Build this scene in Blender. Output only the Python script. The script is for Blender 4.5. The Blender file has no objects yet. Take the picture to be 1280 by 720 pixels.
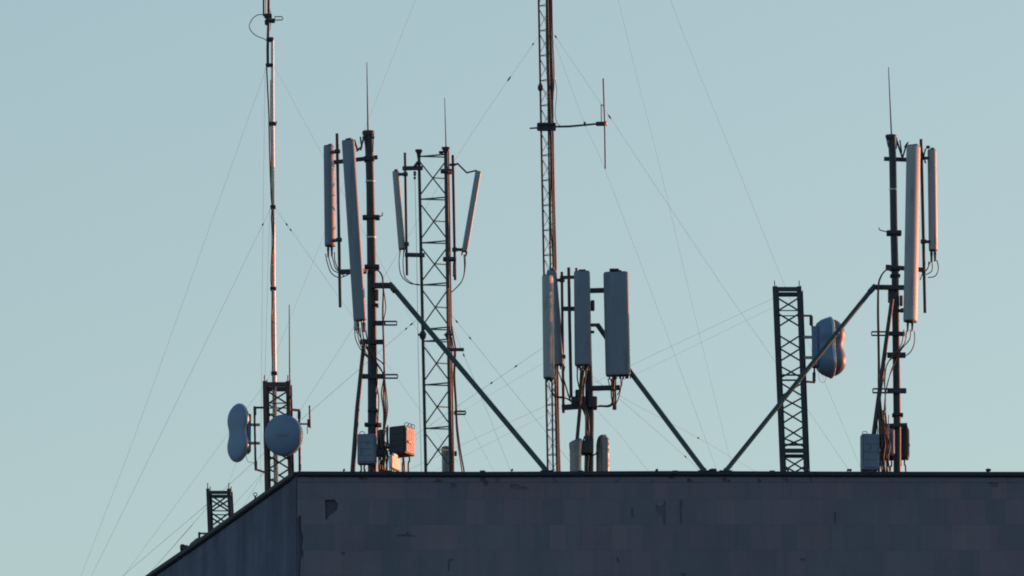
import bpy, bmesh, math, random
from mathutils import Vector, Matrix
random.seed(7)
C = bpy.context.scene.collection
SC = bpy.context.scene
R = math.radians

# ------------------------------------------------------------------ camera geometry
PITCH = R(12.0)
CAM = Vector((0.0, -150.0, 1.7))
FPX = 15340.0                                  # focal length in pixels of a 1280 px wide picture
FWD = Vector((0, math.cos(PITCH), math.sin(PITCH)))
UP = Vector((0, -math.sin(PITCH), math.cos(PITCH)))
RT = Vector((1, 0, 0))

def P(px, py, Y):
    """world point at depth Y seen at photo pixel (px, py)"""
    d = FWD + RT * ((px - 640) / FPX) + UP * ((360 - py) / FPX)
    t = (Y - CAM.y) / d.y
    return CAM + d * t

def PZ(px, py, z):
    d = FWD + RT * ((px - 640) / FPX) + UP * ((360 - py) / FPX)
    return CAM + d * ((z - CAM.z) / d.z)

U = 0.01                                        # about one photo pixel in metres at the roof
ZTOP = P(640, 589, 0).z                         # top of the parapet
ZROOF = ZTOP - 0.42

# ------------------------------------------------------------------ materials
def nodes(name):
    m = bpy.data.materials.new(name)
    m.use_nodes = True
    nt = m.node_tree
    b = nt.nodes['Principled BSDF']
    return m, nt, b

def surf(name, c1, c2, rough=0.55, metal=0.0, scale=8.0, bump=0.15, stretch=(1, 1, 1), c3=None, detail=6):
    """worn surface: two tones mixed by noise, optional third tone in small spots, and a fine bump"""
    m, nt, b = nodes(name)
    L = nt.links
    tc = nt.nodes.new('ShaderNodeTexCoord')
    mp = nt.nodes.new('ShaderNodeMapping'); mp.inputs['Scale'].default_value = stretch
    L.new(tc.outputs['Object'], mp.inputs['Vector'])
    n1 = nt.nodes.new('ShaderNodeTexNoise'); n1.inputs['Scale'].default_value = scale
    n1.inputs['Detail'].default_value = detail; n1.inputs['Roughness'].default_value = 0.65
    L.new(mp.outputs[0], n1.inputs['Vector'])
    r1 = nt.nodes.new('ShaderNodeValToRGB')
    r1.color_ramp.elements[0].position = 0.35; r1.color_ramp.elements[1].position = 0.65
    r1.color_ramp.elements[0].color = (*c1, 1); r1.color_ramp.elements[1].color = (*c2, 1)
    L.new(n1.outputs['Fac'], r1.inputs[0])
    col = r1.outputs[0]
    if c3:
        n2 = nt.nodes.new('ShaderNodeTexNoise'); n2.inputs['Scale'].default_value = scale * 2.7
        n2.inputs['Detail'].default_value = 4
        L.new(mp.outputs[0], n2.inputs['Vector'])
        r2 = nt.nodes.new('ShaderNodeValToRGB')
        r2.color_ramp.elements[0].position = 0.58; r2.color_ramp.elements[1].position = 0.68
        L.new(n2.outputs['Fac'], r2.inputs[0])
        mx = nt.nodes.new('ShaderNodeMix'); mx.data_type = 'RGBA'
        L.new(r2.outputs[0], mx.inputs[0]); L.new(col, mx.inputs[6]); mx.inputs[7].default_value = (*c3, 1)
        col = mx.outputs[2]
    L.new(col, b.inputs['Base Color'])
    rr = nt.nodes.new('ShaderNodeMapRange')
    rr.inputs[3].default_value = max(0, rough - .12); rr.inputs[4].default_value = min(1, rough + .12)
    L.new(n1.outputs['Fac'], rr.inputs[0]); L.new(rr.outputs[0], b.inputs['Roughness'])
    b.inputs['Metallic'].default_value = metal
    if name in ('painted_steel', 'blue_grey_steel', 'roof_flashing', 'dark_cabinet_paint'): b.inputs['Specular IOR Level'].default_value = .3
    bp = nt.nodes.new('ShaderNodeBump'); bp.inputs['Strength'].default_value = bump; bp.inputs['Distance'].default_value = 0.004
    n3 = nt.nodes.new('ShaderNodeTexNoise'); n3.inputs['Scale'].default_value = scale * 9
    L.new(mp.outputs[0], n3.inputs['Vector']); L.new(n3.outputs['Fac'], bp.inputs['Height'])
    L.new(bp.outputs[0], b.inputs['Normal'])
    return m

M = {}
M['steel'] = surf('painted_steel', (.030, .042, .068), (.050, .064, .098), .5, 0, 9, c3=(.055, .045, .055))
M['bluesteel'] = surf('blue_grey_steel', (.026, .072, .090), (.042, .098, .118), .5, 0, 9, c3=(.06, .05, .045))
M['galv'] = surf('galvanised_steel', (.20, .20, .205), (.32, .32, .32), .42, .55, 12, c3=(.16, .12, .09))
M['pole'] = surf('aluminium_pole', (.44, .46, .50), (.56, .58, .62), .36, .5, 6, stretch=(1, 1, .25))
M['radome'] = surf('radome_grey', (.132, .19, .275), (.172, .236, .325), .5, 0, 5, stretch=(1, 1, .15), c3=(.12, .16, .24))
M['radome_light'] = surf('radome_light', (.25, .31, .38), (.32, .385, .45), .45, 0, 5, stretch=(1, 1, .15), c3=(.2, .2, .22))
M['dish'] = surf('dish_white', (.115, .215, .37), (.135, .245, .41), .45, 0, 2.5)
M['radome_pale'] = surf('pale_plastic', (.55, .50, .46), (.64, .58, .53), .5, 0, 7)
M['rusty'] = surf('rusty_purple_steel', (.050, .034, .046), (.075, .050, .062), .55, 0, 9, c3=(.09, .045, .045))
M['darkbox'] = surf('dark_cabinet_paint', (.026, .034, .056), (.036, .045, .07), .5, 0, 7)
M['radome_dark'] = surf('radome_violet', (.13, .135, .22), (.16, .165, .26), .45, 0, 4)
M['substrate'] = surf('bare_substrate', (.060, .072, .11), (.08, .092, .135), .9, 0, 6)
M['box'] = surf('cabinet_paint', (.10, .168, .27), (.14, .215, .33), .5, 0, 7, stretch=(1, 1, .3), c3=(.09, .11, .15))
M['box_pale_lit'] = surf('pale_paint_sunlit_side', (.25, .21, .22), (.32, .27, .28), .5, 0, 7, stretch=(1, 1, .3))  # pale warm tone, on the left cabinet's side it stands for sunlight
M['cable'] = surf('black_cable', (.018, .018, .02), (.035, .033, .035), .42, 0, 20)
M['redcable'] = surf('brown_cable', (.12, .045, .05), (.18, .065, .068), .5, 0, 20)
M['conn'] = surf('connector_grey', (.33, .34, .36), (.45, .45, .46), .4, .3, 20)
M['wire'] = surf('guy_wire_steel', (.20, .25, .30), (.27, .33, .38), .5, 0, 20)
M['insul'] = surf('porcelain', (.05, .04, .04), (.09, .07, .06), .35, 0, 20)
M['vent'] = surf('sheet_metal_vent', (.16, .18, .22), (.22, .24, .29), .42, .4, 7, stretch=(1, 1, .4), c3=(.2, .16, .13))
M['red'] = surf('red_lit_paint', (.50, .06, .05), (.6, .09, .07), .45, 0, 12)  # red of the low sun on arms and clamps, put into the colour
M['flash'] = surf('roof_flashing', (.024, .038, .072), (.034, .050, .090), .65, 0, 3, stretch=(1, 1, 1), c3=(.026, .034, .06))
M['band'] = surf('render_band', (.13, .14, .215), (.15, .16, .24), .8, 0, 2.5, c3=(.055, .055, .06))
M['roof'] = surf('roof_felt', (.05, .05, .052), (.075, .075, .075), .9, 0, 2)
M['ground'] = surf('ground_grey', (.05, .055, .062), (.075, .08, .088), .9, 0, .05)

def wall_tiles():
    m, nt, b = nodes('stone_tiles')
    L = nt.links; N = nt.nodes.new
    tc = N('ShaderNodeTexCoord'); sp = N('ShaderNodeSeparateXYZ'); cb = N('ShaderNodeCombineXYZ')
    L.new(tc.outputs['Object'], sp.inputs[0])
    L.new(sp.outputs['X'], cb.inputs['X']); L.new(sp.outputs['Z'], cb.inputs['Y'])
    def brick(w, off, c1, c2, shift):
        mp = N('ShaderNodeMapping'); mp.inputs['Location'].default_value = (shift, 0, 0)
        L.new(cb.outputs[0], mp.inputs['Vector'])
        k = N('ShaderNodeTexBrick'); k.offset = off; k.offset_frequency = 3; k.squash = 0.8; k.squash_frequency = 2
        k.inputs['Scale'].default_value = 1; k.inputs['Brick Width'].default_value = w
        k.inputs['Row Height'].default_value = ROW; k.inputs['Mortar Size'].default_value = .0022
        k.inputs['Mortar Smooth'].default_value = .3
        k.inputs['Color1'].default_value = (*c1, 1); k.inputs['Color2'].default_value = (*c2, 1)
        k.inputs['Mortar'].default_value = (.12, .125, .2, 1)
        L.new(mp.outputs[0], k.inputs['Vector'])
        return k
    a = brick(.24, .37, (.205, .172, .236), (.112, .150, .212), 0.1)
    d = brick(.49, .61, (.138, .140, .202), (.186, .196, .254), 0.33)
    mx = N('ShaderNodeMix'); mx.data_type = 'RGBA'; mx.inputs[0].default_value = .38
    L.new(a.outputs['Color'], mx.inputs[6]); L.new(d.outputs['Color'], mx.inputs[7])
    no = N('ShaderNodeTexNoise'); no.inputs['Scale'].default_value = 1.1; no.inputs['Detail'].default_value = 7
    no.inputs['Roughness'].default_value = .62
    L.new(tc.outputs['Object'], no.inputs['Vector'])
    rp = N('ShaderNodeValToRGB'); rp.color_ramp.elements[0].position = .3; rp.color_ramp.elements[1].position = .72
    rp.color_ramp.elements[0].color = (.88, .885, .90, 1); rp.color_ramp.elements[1].color = (1.09, 1.08, 1.07, 1)
    L.new(no.outputs['Fac'], rp.inputs[0])
    mu = N('ShaderNodeMix'); mu.data_type = 'RGBA'; mu.blend_type = 'MULTIPLY'; mu.inputs[0].default_value = 1
    L.new(mx.outputs[2], mu.inputs[6]); L.new(rp.outputs[0], mu.inputs[7])
    # grime streaks running down
    ms = N('ShaderNodeMapping'); ms.inputs['Scale'].default_value = (5, 5, .35)
    L.new(tc.outputs['Object'], ms.inputs['Vector'])
    ns = N('ShaderNodeTexNoise'); ns.inputs['Scale'].default_value = 1.5; ns.inputs['Detail'].default_value = 5
    L.new(ms.outputs[0], ns.inputs['Vector'])
    rs = N('ShaderNodeValToRGB'); rs.color_ramp.elements[0].position = .38; rs.color_ramp.elements[1].position = .60
    rs.color_ramp.elements[0].color = (.955, .955, .96, 1); rs.color_ramp.elements[1].color = (1, 1, 1, 1)
    L.new(ns.outputs['Fac'], rs.inputs[0])
    m2 = N('ShaderNodeMix'); m2.data_type = 'RGBA'; m2.blend_type = 'MULTIPLY'; m2.inputs[0].default_value = 1
    L.new(mu.outputs[2], m2.inputs[6]); L.new(rs.outputs[0], m2.inputs[7])
    L.new(m2.outputs[2], b.inputs['Base Color'])
    b.inputs['Roughness'].default_value = .85
    fn = N('ShaderNodeTexNoise'); fn.inputs['Scale'].default_value = 45; fn.inputs['Detail'].default_value = 5
    L.new(tc.outputs['Object'], fn.inputs['Vector'])
    ad = N('ShaderNodeMath'); ad.operation = 'MULTIPLY_ADD'; ad.inputs[1].default_value = .25
    L.new(fn.outputs['Fac'], ad.inputs[0]); 
    iv = N('ShaderNodeMath'); iv.operation = 'SUBTRACT'; iv.inputs[0].default_value = 1; L.new(a.outputs['Fac'], iv.inputs[1])
    L.new(iv.outputs[0], ad.inputs[2])
    bp = N('ShaderNodeBump'); bp.inputs['Strength'].default_value = .35; bp.inputs['Distance'].default_value = .006
    L.new(ad.outputs[0], bp.inputs['Height']); L.new(bp.outputs[0], b.inputs['Normal'])
    return m

def wall_concrete():
    m, nt, b = nodes('streaked_concrete')
    L = nt.links; N = nt.nodes.new
    tc = N('ShaderNodeTexCoord')
    def stre(sc, s, lo, hi, p0, p1):
        mp = N('ShaderNodeMapping'); mp.inputs['Scale'].default_value = sc
        L.new(tc.outputs['Object'], mp.inputs['Vector'])
        n = N('ShaderNodeTexNoise'); n.inputs['Scale'].default_value = s; n.inputs['Detail'].default_value = 6
        n.inputs['Roughness'].default_value = .6
        L.new(mp.outputs[0], n.inputs['Vector'])
        r = N('ShaderNodeValToRGB'); r.color_ramp.elements[0].position = p0; r.color_ramp.elements[1].position = p1
        r.color_ramp.elements[0].color = (*lo, 1); r.color_ramp.elements[1].color = (*hi, 1)
        L.new(n.outputs['Fac'], r.inputs[0]); return r, n
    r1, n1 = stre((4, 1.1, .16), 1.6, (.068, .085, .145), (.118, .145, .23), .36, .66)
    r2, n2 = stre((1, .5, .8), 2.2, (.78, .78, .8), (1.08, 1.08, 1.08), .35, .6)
    mu = N('ShaderNodeMix'); mu.data_type = 'RGBA'; mu.blend_type = 'MULTIPLY'; mu.inputs[0].default_value = 1
    L.new(r1.outputs[0], mu.inputs[6]); L.new(r2.outputs[0], mu.inputs[7]); L.new(mu.outputs[2], b.inputs['Base Color'])
    b.inputs['Roughness'].default_value = .9
    bp = N('ShaderNodeBump'); bp.inputs['Strength'].default_value = .3; bp.inputs['Distance'].default_value = .01
    n3 = N('ShaderNodeTexNoise'); n3.inputs['Scale'].default_value = 30; L.new(tc.outputs['Object'], n3.inputs['Vector'])
    L.new(n3.outputs['Fac'], bp.inputs['Height']); L.new(bp.outputs[0], b.inputs['Normal'])
    return m

# ------------------------------------------------------------------ mesh helpers
ORIG = {}

def tag(o, label=None, cat=None, group=None, kind=None):
    if label: o['label'] = label
    if cat: o['category'] = cat
    if group: o['group'] = group
    if kind: o['kind'] = kind
    return o

def thing(name, label, cat, base, group=None):
    o = bpy.data.objects.new(name, None); C.objects.link(o)
    o.empty_display_size = .2
    o.location = base; ORIG[o] = Vector(base)
    return tag(o, label, cat, group)

class MB:
    def __init__(s): s.v = []; s.f = []; s.sm = []; s.pc = []
    def add(s, vs, fs, smooth=False):
        n = len(s.v); f0 = len(s.f); s.v += [Vector(v) for v in vs]
        for f in fs: s.f.append([i + n for i in f]); s.sm.append(smooth)
        s.pc.append((n, len(s.v), f0, len(s.f)))
        return s
    def clusters(s):
        e = .006; bb = []
        for a, b, _, _ in s.pc:
            q = s.v[a:b]
            bb.append([min(v[i] for v in q) - e for i in range(3)] + [max(v[i] for v in q) + e for i in range(3)])
        par = list(range(len(bb)))
        def find(i):
            while par[i] != i: i = par[i]
            return i
        for i in range(len(bb)):
            for j in range(i):
                if all(bb[i][k] <= bb[j][k + 3] and bb[j][k] <= bb[i][k + 3] for k in range(3)): par[find(i)] = find(j)
        g = {}
        for i in range(len(bb)): g.setdefault(find(i), []).append(i)
        return list(g.values())
    def loft(s, rings, closed=True, smooth=True, cap=True):
        k = len(rings[0]); vs = [p for r in rings for p in r]; fs = []
        for i in range(len(rings) - 1):
            for j in range(k if closed else k - 1):
                a = i * k + j; b = i * k + (j + 1) % k
                fs.append([a, b, b + k, a + k])
        s.add(vs, fs, smooth)
        if cap and closed:
            s.add(rings[0], [list(range(k))[::-1]]); s.add(rings[-1], [list(range(k))])
        return s
    def tube(s, pts, r, seg=10, cap=True):
        pts = [Vector(p) for p in pts]
        rs = (list(r) + [r[-1]] * len(pts))[:len(pts)] if isinstance(r, (list, tuple)) else [r] * len(pts)
        rings = []; ref = None
        for i, p in enumerate(pts):
            t = (pts[min(i + 1, len(pts) - 1)] - pts[max(i - 1, 0)]).normalized()
            if ref is None:
                ref = Vector((0, 1, 0)) if abs(t.y) < .9 else Vector((1, 0, 0))
            a = (ref - t * ref.dot(t)).normalized(); ref = a
            b = t.cross(a)
            rings.append([p + (a * math.cos(2 * math.pi * k / seg) + b * math.sin(2 * math.pi * k / seg)) * rs[i] for k in range(seg)])
        return s.loft(rings, True, True, cap)
    def bar(s, a, b, w, d, ref=(0, 1, 0)):
        """rectangular bar from a to b, w across the view, d in depth"""
        a = Vector(a); b = Vector(b); t = (b - a).normalized(); ref = Vector(ref)
        if abs(t.dot(ref)) > .95: ref = Vector((1, 0, 0))
        y = (ref - t * ref.dot(t)).normalized(); x = t.cross(y)
        r = lambda c: [c + x * (i * w / 2) + y * (j * d / 2) for i, j in ((-1, -1), (1, -1), (1, 1), (-1, 1))]
        return s.loft([r(a), r(b)], True, False)
    def box(s, c, sx, sy, sz, rz=0, bev=0.0):
        """box with chamfered vertical and top edges, turned by rz"""
        c = Vector(c); m = Matrix.Rotation(rz, 3, 'Z')
        bev = min(bev, sx * .3, sy * .3, sz * .3)
        def ring(ix, iy, z):
            x = sx / 2 - ix; y = sy / 2 - ix; q = bev
            if bev <= 0: pts = [(-x, -y), (x, -y), (x, y), (-x, y)]
            else: pts = [(-x + q, -y), (x - q, -y), (x, -y + q), (x, y - q), (x - q, y), (-x + q, y), (-x, y - q), (-x, -y + q)]
            return [c + m @ Vector((p[0], p[1], z)) for p in pts]
        if bev > 0:
            rs = [ring(bev, bev, -sz / 2), ring(0, 0, -sz / 2 + bev), ring(0, 0, sz / 2 - bev), ring(bev, bev, sz / 2)]
        else: rs = [ring(0, 0, -sz / 2), ring(0, 0, sz / 2)]
        return s.loft(rs, True, False)
    def build(s, name, mat, parent=None, label=None, cat=None, group=None, kind=None, origin=None):
        if parent:                                   # pieces that do not touch become parts of their own
            cl = s.clusters()
            if len(cl) > 1:
                out = None
                for ids in cl:
                    q = MB()
                    for i in ids:
                        a, b, f0, f1 = s.pc[i]
                        for f in range(f0, f1): pass
                        q.add(s.v[a:b], [[k - a for k in s.f[f]] for f in range(f0, f1)], s.sm[f0] if f1 > f0 else False)
                    out = q.build_one(name, mat, parent, label) 
                return out
        return s.build_one(name, mat, parent, label, cat, group, kind, origin)
    def build_one(s, name, mat, parent=None, label=None, cat=None, group=None, kind=None, origin=None):
        me = bpy.data.meshes.new(name)
        o0 = ORIG[parent] if parent else Vector(origin if origin else (0, 0, 0))
        me.from_pydata([tuple(v - o0) for v in s.v], [], s.f)
        for p, q in zip(me.polygons, s.sm): p.use_smooth = q
        bm = bmesh.new(); bm.from_mesh(me); bmesh.ops.recalc_face_normals(bm, faces=bm.faces); bm.to_mesh(me); bm.free()
        me.materials.append(M[mat] if isinstance(mat, str) else mat)
        o = bpy.data.objects.new(name, me); C.objects.link(o)
        if parent: o.parent = parent
        else: o.location = o0
        ORIG[o] = o0
        return tag(o, label, cat, group, kind)

def smooth_path(pts, n=6):
    """Catmull-Rom through world points"""
    pts = [Vector(p) for p in pts]
    if len(pts) < 3: return pts
    q = [pts[0] * 2 - pts[1]] + pts + [pts[-1] * 2 - pts[-2]]
    out = []
    for i in range(1, len(q) - 2):
        p0, p1, p2, p3 = q[i - 1:i + 3]
        for k in range(n):
            t = k / n
            out.append(.5 * ((2 * p1) + (p2 - p0) * t + (2 * p0 - 5 * p1 + 4 * p2 - p3) * t * t + (3 * p1 - p0 - 3 * p2 + p3) * t ** 3))
    out.append(pts[-1]); return out

def path(pp, Y=None):
    return [P(p[0], p[1], p[2] if len(p) > 2 else Y) for p in pp]

def drop(pp, z=None):
    """continue a polyline of world points in its last direction down to the roof"""
    z = ZROOF if z is None else z
    a, b = pp[-2], pp[-1]
    if b.z <= z: return pp
    d = (b - a); 
    if d.z > -1e-6: d = Vector((0, 0, -1))
    return pp + [b + d * ((b.z - z) / -d.z)]

def pole(T, name, pp, Y, r, mat='steel', to_roof=False, seg=16, label=None):
    w = path(pp, Y)
    if to_roof: w = w + [Vector((w[-1].x, w[-1].y, ZROOF))]
    return MB().tube(w, r, seg).build(name, mat, T, label)

def cable(T, name, pp, Y, r=.010, mat='cable', to_roof=False, seg=8):
    w = smooth_path(path(pp, Y))
    if to_roof: w = w + [Vector((w[-1].x, w[-1].y, ZROOF))]
    return MB().tube(w, r, seg).build(name, mat, T)

def hbar(T, name, x0, y0, x1, y1, Y, h=.05, d=.05, mat='steel', Y1=None):
    return MB().bar(P(x0, y0, Y), P(x1, y1, Y if Y1 is None else Y1), h, d).build(name, mat, T)

def open_frame(T, name, x0, x1, y, Y, h=.05, t=.012, d=.04, mat='steel', xs=None):
    """flat rectangular ladder rung: a loop of bar; solid from x0 to xs"""
    m = MB()
    a = h / 2 / U - t / 2 / U
    m.bar(P(x0, y - a, Y), P(x1, y - a, Y), t, d); m.bar(P(x0, y + a, Y), P(x1, y + a, Y), t, d)
    m.bar(P(x1, y - a + .3, Y), P(x1, y + a - .3, Y), t, d * .96); m.bar(P(x0, y - a + .3, Y), P(x0, y + a - .3, Y), t, d * .96)
    if xs: m.bar(P(x0 + 1, y, Y), P(xs, y, Y), h * .8, d * .9)
    return m.build(name, mat, T)

def clamp(T, x, y, Y, w=.13, h=.05, d=.16, bolts=True, mat='steel', name='clamp'):
    m = MB(); c = P(x, y, Y)
    m.box(c, w, d, h, 0, .008)
    if bolts:
        for s in (-1, 1):
            m.tube([c + Vector((s * w * .42, -d / 2 - .03, 0)), c + Vector((s * w * .42, d / 2 + .03, 0))], .008, 6)
    return m.build(name, mat, T)

# ------------------------------------------------------------------ panel antennas
def panel(label, top, bot, Y, w, d, yaw, mat='radome', pipe=None, group='panel antennas on the rooftop masts', conns=4, rnd=.3, Ypipe=None, lug=True, back='flat', jumpers=None, clampys=None, conn_len=.10, shroud=True):
    """top/bot: pixel centre of the top and bottom ends; yaw turns the broad face away from the camera"""
    a = P(top[0], top[1], Y); b = P(bot[0], bot[1], Y)
    T = thing('panel_antenna', label, 'antenna', b, group)
    ax = (a - b).normalized()
    x = Vector((math.cos(yaw), math.sin(yaw), 0)); x = (x - ax * x.dot(ax)).normalized(); y = ax.cross(x)
    # rounded section: front (−y) curved, back flatter
    sec = []
    n = 28; e = 3.2
    for k in range(n):
        t = 2 * math.pi * k / n
        cx, cy = math.cos(t), math.sin(t)
        ee = e if cy > 0 else 2.5
        px_ = math.copysign(abs(cx) ** (2 / ee), cx) * w / 2
        py_ = math.copysign(abs(cy) ** (2 / ee), cy) * d / 2
        sec.append((px_, py_))
    L = (a - b).length
    rings = []
    for z, s in ((.0, .93), (.006, .985), (.016, 1), (L - .016, 1), (L - .006, .985), (L, .93)):
        rings.append([b + ax * z + x * (p * s) + y * (q * s) for p, q in sec])
    MB().loft(rings).build('radome', mat, T)
    # end caps as darker rims
    m = MB()
    for z0, z1 in ((-.010, .0), (L, L + .008)):
        m.loft([[b + ax * z + x * (p * .95) + y * (q * .95) for p, q in sec] for z in (z0, z1)])
    m.build('end_cap', 'steel', T)
    if lug:
        m = MB(); c = a + ax * .02 + y * (d * .25)
        m.bar(c - x * (w * .22), c + x * (w * .22), .035, .03, y)
        m.build('lug', 'steel', T)
    # connectors underneath
    for k in range(conns):
        u = (k - (conns - 1) / 2) / max(1, conns - 1) * w * .7 if conns > 1 else 0
        c = b + x * u + y * (d * .1 * (-1) ** k)
        MB().tube([c - ax * .004, c - ax * (conn_len * .45), c - ax * (conn_len * .46), c - ax * conn_len], [.012, .012, .009, .009], 8).build('connector', 'conn' if k % 2 == 0 else 'cable', T)
    if pipe:
        (tx, ty), (bx, by), r = pipe
        Yp = Ypipe if Ypipe is not None else Y
        MB().tube([P(tx, ty, Yp), P(bx, by, Yp)], r, 12).build('mounting_pipe', 'steel', T)
        for f in (clampys or (.12, .85)):
            pp = b + ax * (L * f) ; q = P(tx, ty, Yp).lerp(P(bx, by, Yp), 0)
            # nearest point on pipe at the same height
            A = P(tx, ty, Yp); B = P(bx, by, Yp); t = (A.z - pp.z) / (A.z - B.z); t = min(max(t, 0), 1)
            q = A.lerp(B, t)
            m = MB(); m.bar(pp.lerp(q, .25), q + (q - pp).normalized() * .03, .03, .05); m.box(q, r * 2 + .03, r * 2 + .03, .045, 0, .005)
            m.build('bracket', 'steel', T)
    for j in (jumpers or []):
        cable(T, 'jumper_cable', j, Y, .0065)
    return T

# ------------------------------------------------------------------ lattice pieces
def strut(m, a, b, w=.02, d=.012):
    m.bar(a, b, w, d)

def square_tower(label, ltop, lbot, rtop, rbot, Y, depth, leg, xs, plates, spikes=True, group='short square lattice towers', to=None, top_plate=True, mat='steel'):
    """legs given as pixel centre lines (x,y)"""
    T = thing('lattice_tower', label, 'tower', Vector(((P(*lbot, Y).x + P(*rbot, Y).x) / 2, Y, ZROOF)), group)
    def lerp(p, q, y): t = (y - p[1]) / (q[1] - p[1]); return p[0] + (q[0] - p[0]) * t
    off = {1: 2.0, -1: -2.0}
    for side, (a, b) in ((-1, (ltop, lbot)), (1, (rtop, rbot))):
        for k, dy in ((0, -depth / 2), (1, depth / 2)):
            sh = 1.3 if k else -1.3
            # the back leg is raised in the picture by the upward view: build both at the same height
            A = P(a[0] + sh, a[1], Y); B = P(b[0] + sh, b[1], Y); A.y += dy; B.y += dy; A.x *= 1; 
            Bz = Vector((B.x + (B.x - A.x) / (A.z - B.z) * (B.z - ZROOF), B.y, ZROOF))
            m = MB()
            # angle section: two flanges
            ox = leg / 2 * side
            m.bar(A, Bz, leg, .010); 
            m.bar(A + Vector((ox, (leg / 2 - .006) * (1 if k == 0 else -1), 0)), Bz + Vector((ox, (leg / 2 - .006) * (1 if k == 0 else -1), 0)), .010, leg)
            if spikes: m.tube([A + Vector((ox * .2, .006, -.03)), A + Vector((ox * .2, .006, .075))], .007, 6); 
            m.build('leg', mat, T)
    for i, (yc, hh, face) in enumerate(xs):
        dy = -depth / 2 + .014 if face == 0 else depth / 2 - .014
        xl0 = lerp(ltop, lbot, yc - hh); xl1 = lerp(ltop, lbot, yc + hh); xr0 = lerp(rtop, rbot, yc - hh); xr1 = lerp(rtop, rbot, yc + hh)
        Yf = Y + dy
        m = MB()
        m.bar(P(xl0, yc - hh, Yf), P(xr1, yc + hh, Yf), .020, .008)
        m.bar(P(xl1, yc + hh, Yf - .012), P(xr0, yc - hh, Yf - .012), .020, .008)
        m.build('cross_brace', mat, T)
    # side face braces
    m = MB(); n = 6
    for side, (a, b) in ((-1, (ltop, lbot)), (1, (rtop, rbot))):
        for i in range(n):
            y0 = a[1] + (b[1] - a[1]) * i / n; y1 = a[1] + (b[1] - a[1]) * (i + 1) / n
            A = P(lerp(a, b, y0), y0, Y) + Vector((side * .012, -depth / 2, 0)); B = P(lerp(a, b, y1), y1, Y) + Vector((side * .012, depth / 2, 0))
            if i % 2: A.y, B.y = B.y, A.y
            m.bar(A, B, .012, .012, (1, 0, 0))
    m.build('side_bracing', mat, T)
    for y, h in plates:
        xl = lerp(ltop, lbot, y); xr = lerp(rtop, rbot, y)
        m = MB()
        for dy in (-depth / 2 - .012, depth / 2 + .012):
            A = P(xl, y, Y); B = P(xr, y, Y); A.y += dy; B.y += dy
            m.bar(A, B, h, .008)
        for px_ in (xl, xr):
            A = P(px_, y, Y); m.bar(A + Vector((0, -depth / 2 + .01, 0)), A + Vector((0, depth / 2 - .01, 0)), .03, h * .7, (0, 0, 1))
        m.build('crossbar', mat, T)
    return T

def loop_pts(pts, Y):
    return [P(x, y, Y) for x, y in pts]

# ------------------------------------------------------------------ BUILDING
ROW = (P(640, 656, 0).z - P(640, 688, 0).z)
K = P(371.5, 589.5, 0); K.z = ZTOP
S = PZ(185, 721, ZTOP)
sd = (S - K); sd.z = 0; sd.normalize()
SB = K + sd * 42
XR = 16.0
z0row = P(640, 624, 0).z

B0 = Vector((0, 0, 0))
bl = thing('concrete_building', 'dark tiled concrete building whose flat roof carries the antenna masts', 'building', (K.x + 6, 5, 0))
tile = wall_tiles()
ZW = ZTOP - .036
# front wall as a thick slab, chipped tiles cut out of it
def prism_from_px(pts, Y0, Y1):
    m = MB(); A = [P(x, y, 0) for x, y in pts]
    m.loft([[Vector((p.x, Y0, p.z)) for p in A], [Vector((p.x, Y1, p.z)) for p in A]], True, False)
    return m
def raw(m):
    me = bpy.data.meshes.new('tmp'); me.from_pydata([tuple(v) for v in m.v], [], m.f)
    bm = bmesh.new(); bm.from_mesh(me); bmesh.ops.recalc_face_normals(bm, faces=bm.faces); bmesh.ops.remove_doubles(bm, verts=bm.verts, dist=1e-5); bm.to_mesh(me); bm.free()
    o = bpy.data.objects.new('tmp', me); C.objects.link(o); return o
wallm = MB()
wallm.loft([[Vector((x, y, z)) for x, y in ((K.x, 0), (XR, 0), (XR, .25), (K.x + .1, .25))] for z in (0, ZW)], True, False)
wo = raw(wallm)
chips = [
    [(406, 625), (418, 624.5), (422, 629), (421.5, 637), (417, 641), (411, 645), (409, 649), (407, 650), (406.5, 636)],
    [(564, 604), (570, 605), (571, 608), (567.5, 611), (564.5, 610)],
    [(604, 600), (610, 600.5), (610, 608), (605, 608)],
    [(638, 605.5), (647, 605.5), (651, 608), (659, 609), (659, 612), (648, 612.5), (641, 610.5), (638, 611)],
    [(820, 631), (824, 634), (829, 631), (831, 626), (832, 626), (832, 656), (829.5, 656), (828, 646), (824, 644), (820, 638)],
    [(850, 625), (852.5, 625), (852, 640), (853, 655), (850.5, 655), (849.5, 640)],
    [(789, 635), (791.5, 635), (791.8, 647), (789.5, 647)],
    [(1235, 600), (1240, 602), (1243, 605), (1247, 600), (1248, 608), (1240, 609), (1236, 605)],
    [(496, 669), (508, 668), (509, 664), (511, 668), (519, 669.5), (519, 671), (496, 671)],
    [(426, 690.5), (431, 690), (432, 693), (427, 693)],
    [(1043, 640), (1045, 640), (1045, 654), (1043.3, 654)],
    [(560, 700), (567, 698), (566, 700), (562, 702), (561.5, 714), (560, 714)],
    [(771, 696), (773, 697), (773.5, 704), (771.5, 703)],
    [(851, 716), (858, 716.5), (858, 721), (852, 721)],
    [(1000, 698), (1007, 698.5), (1006, 701), (1001, 701)],
    [(373, 646), (376, 644), (376.5, 660), (379, 672), (377.5, 684), (379.5, 692), (376, 700), (375, 724), (371.9, 724), (371.9, 648)],
]
bm = bmesh.new()
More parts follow.
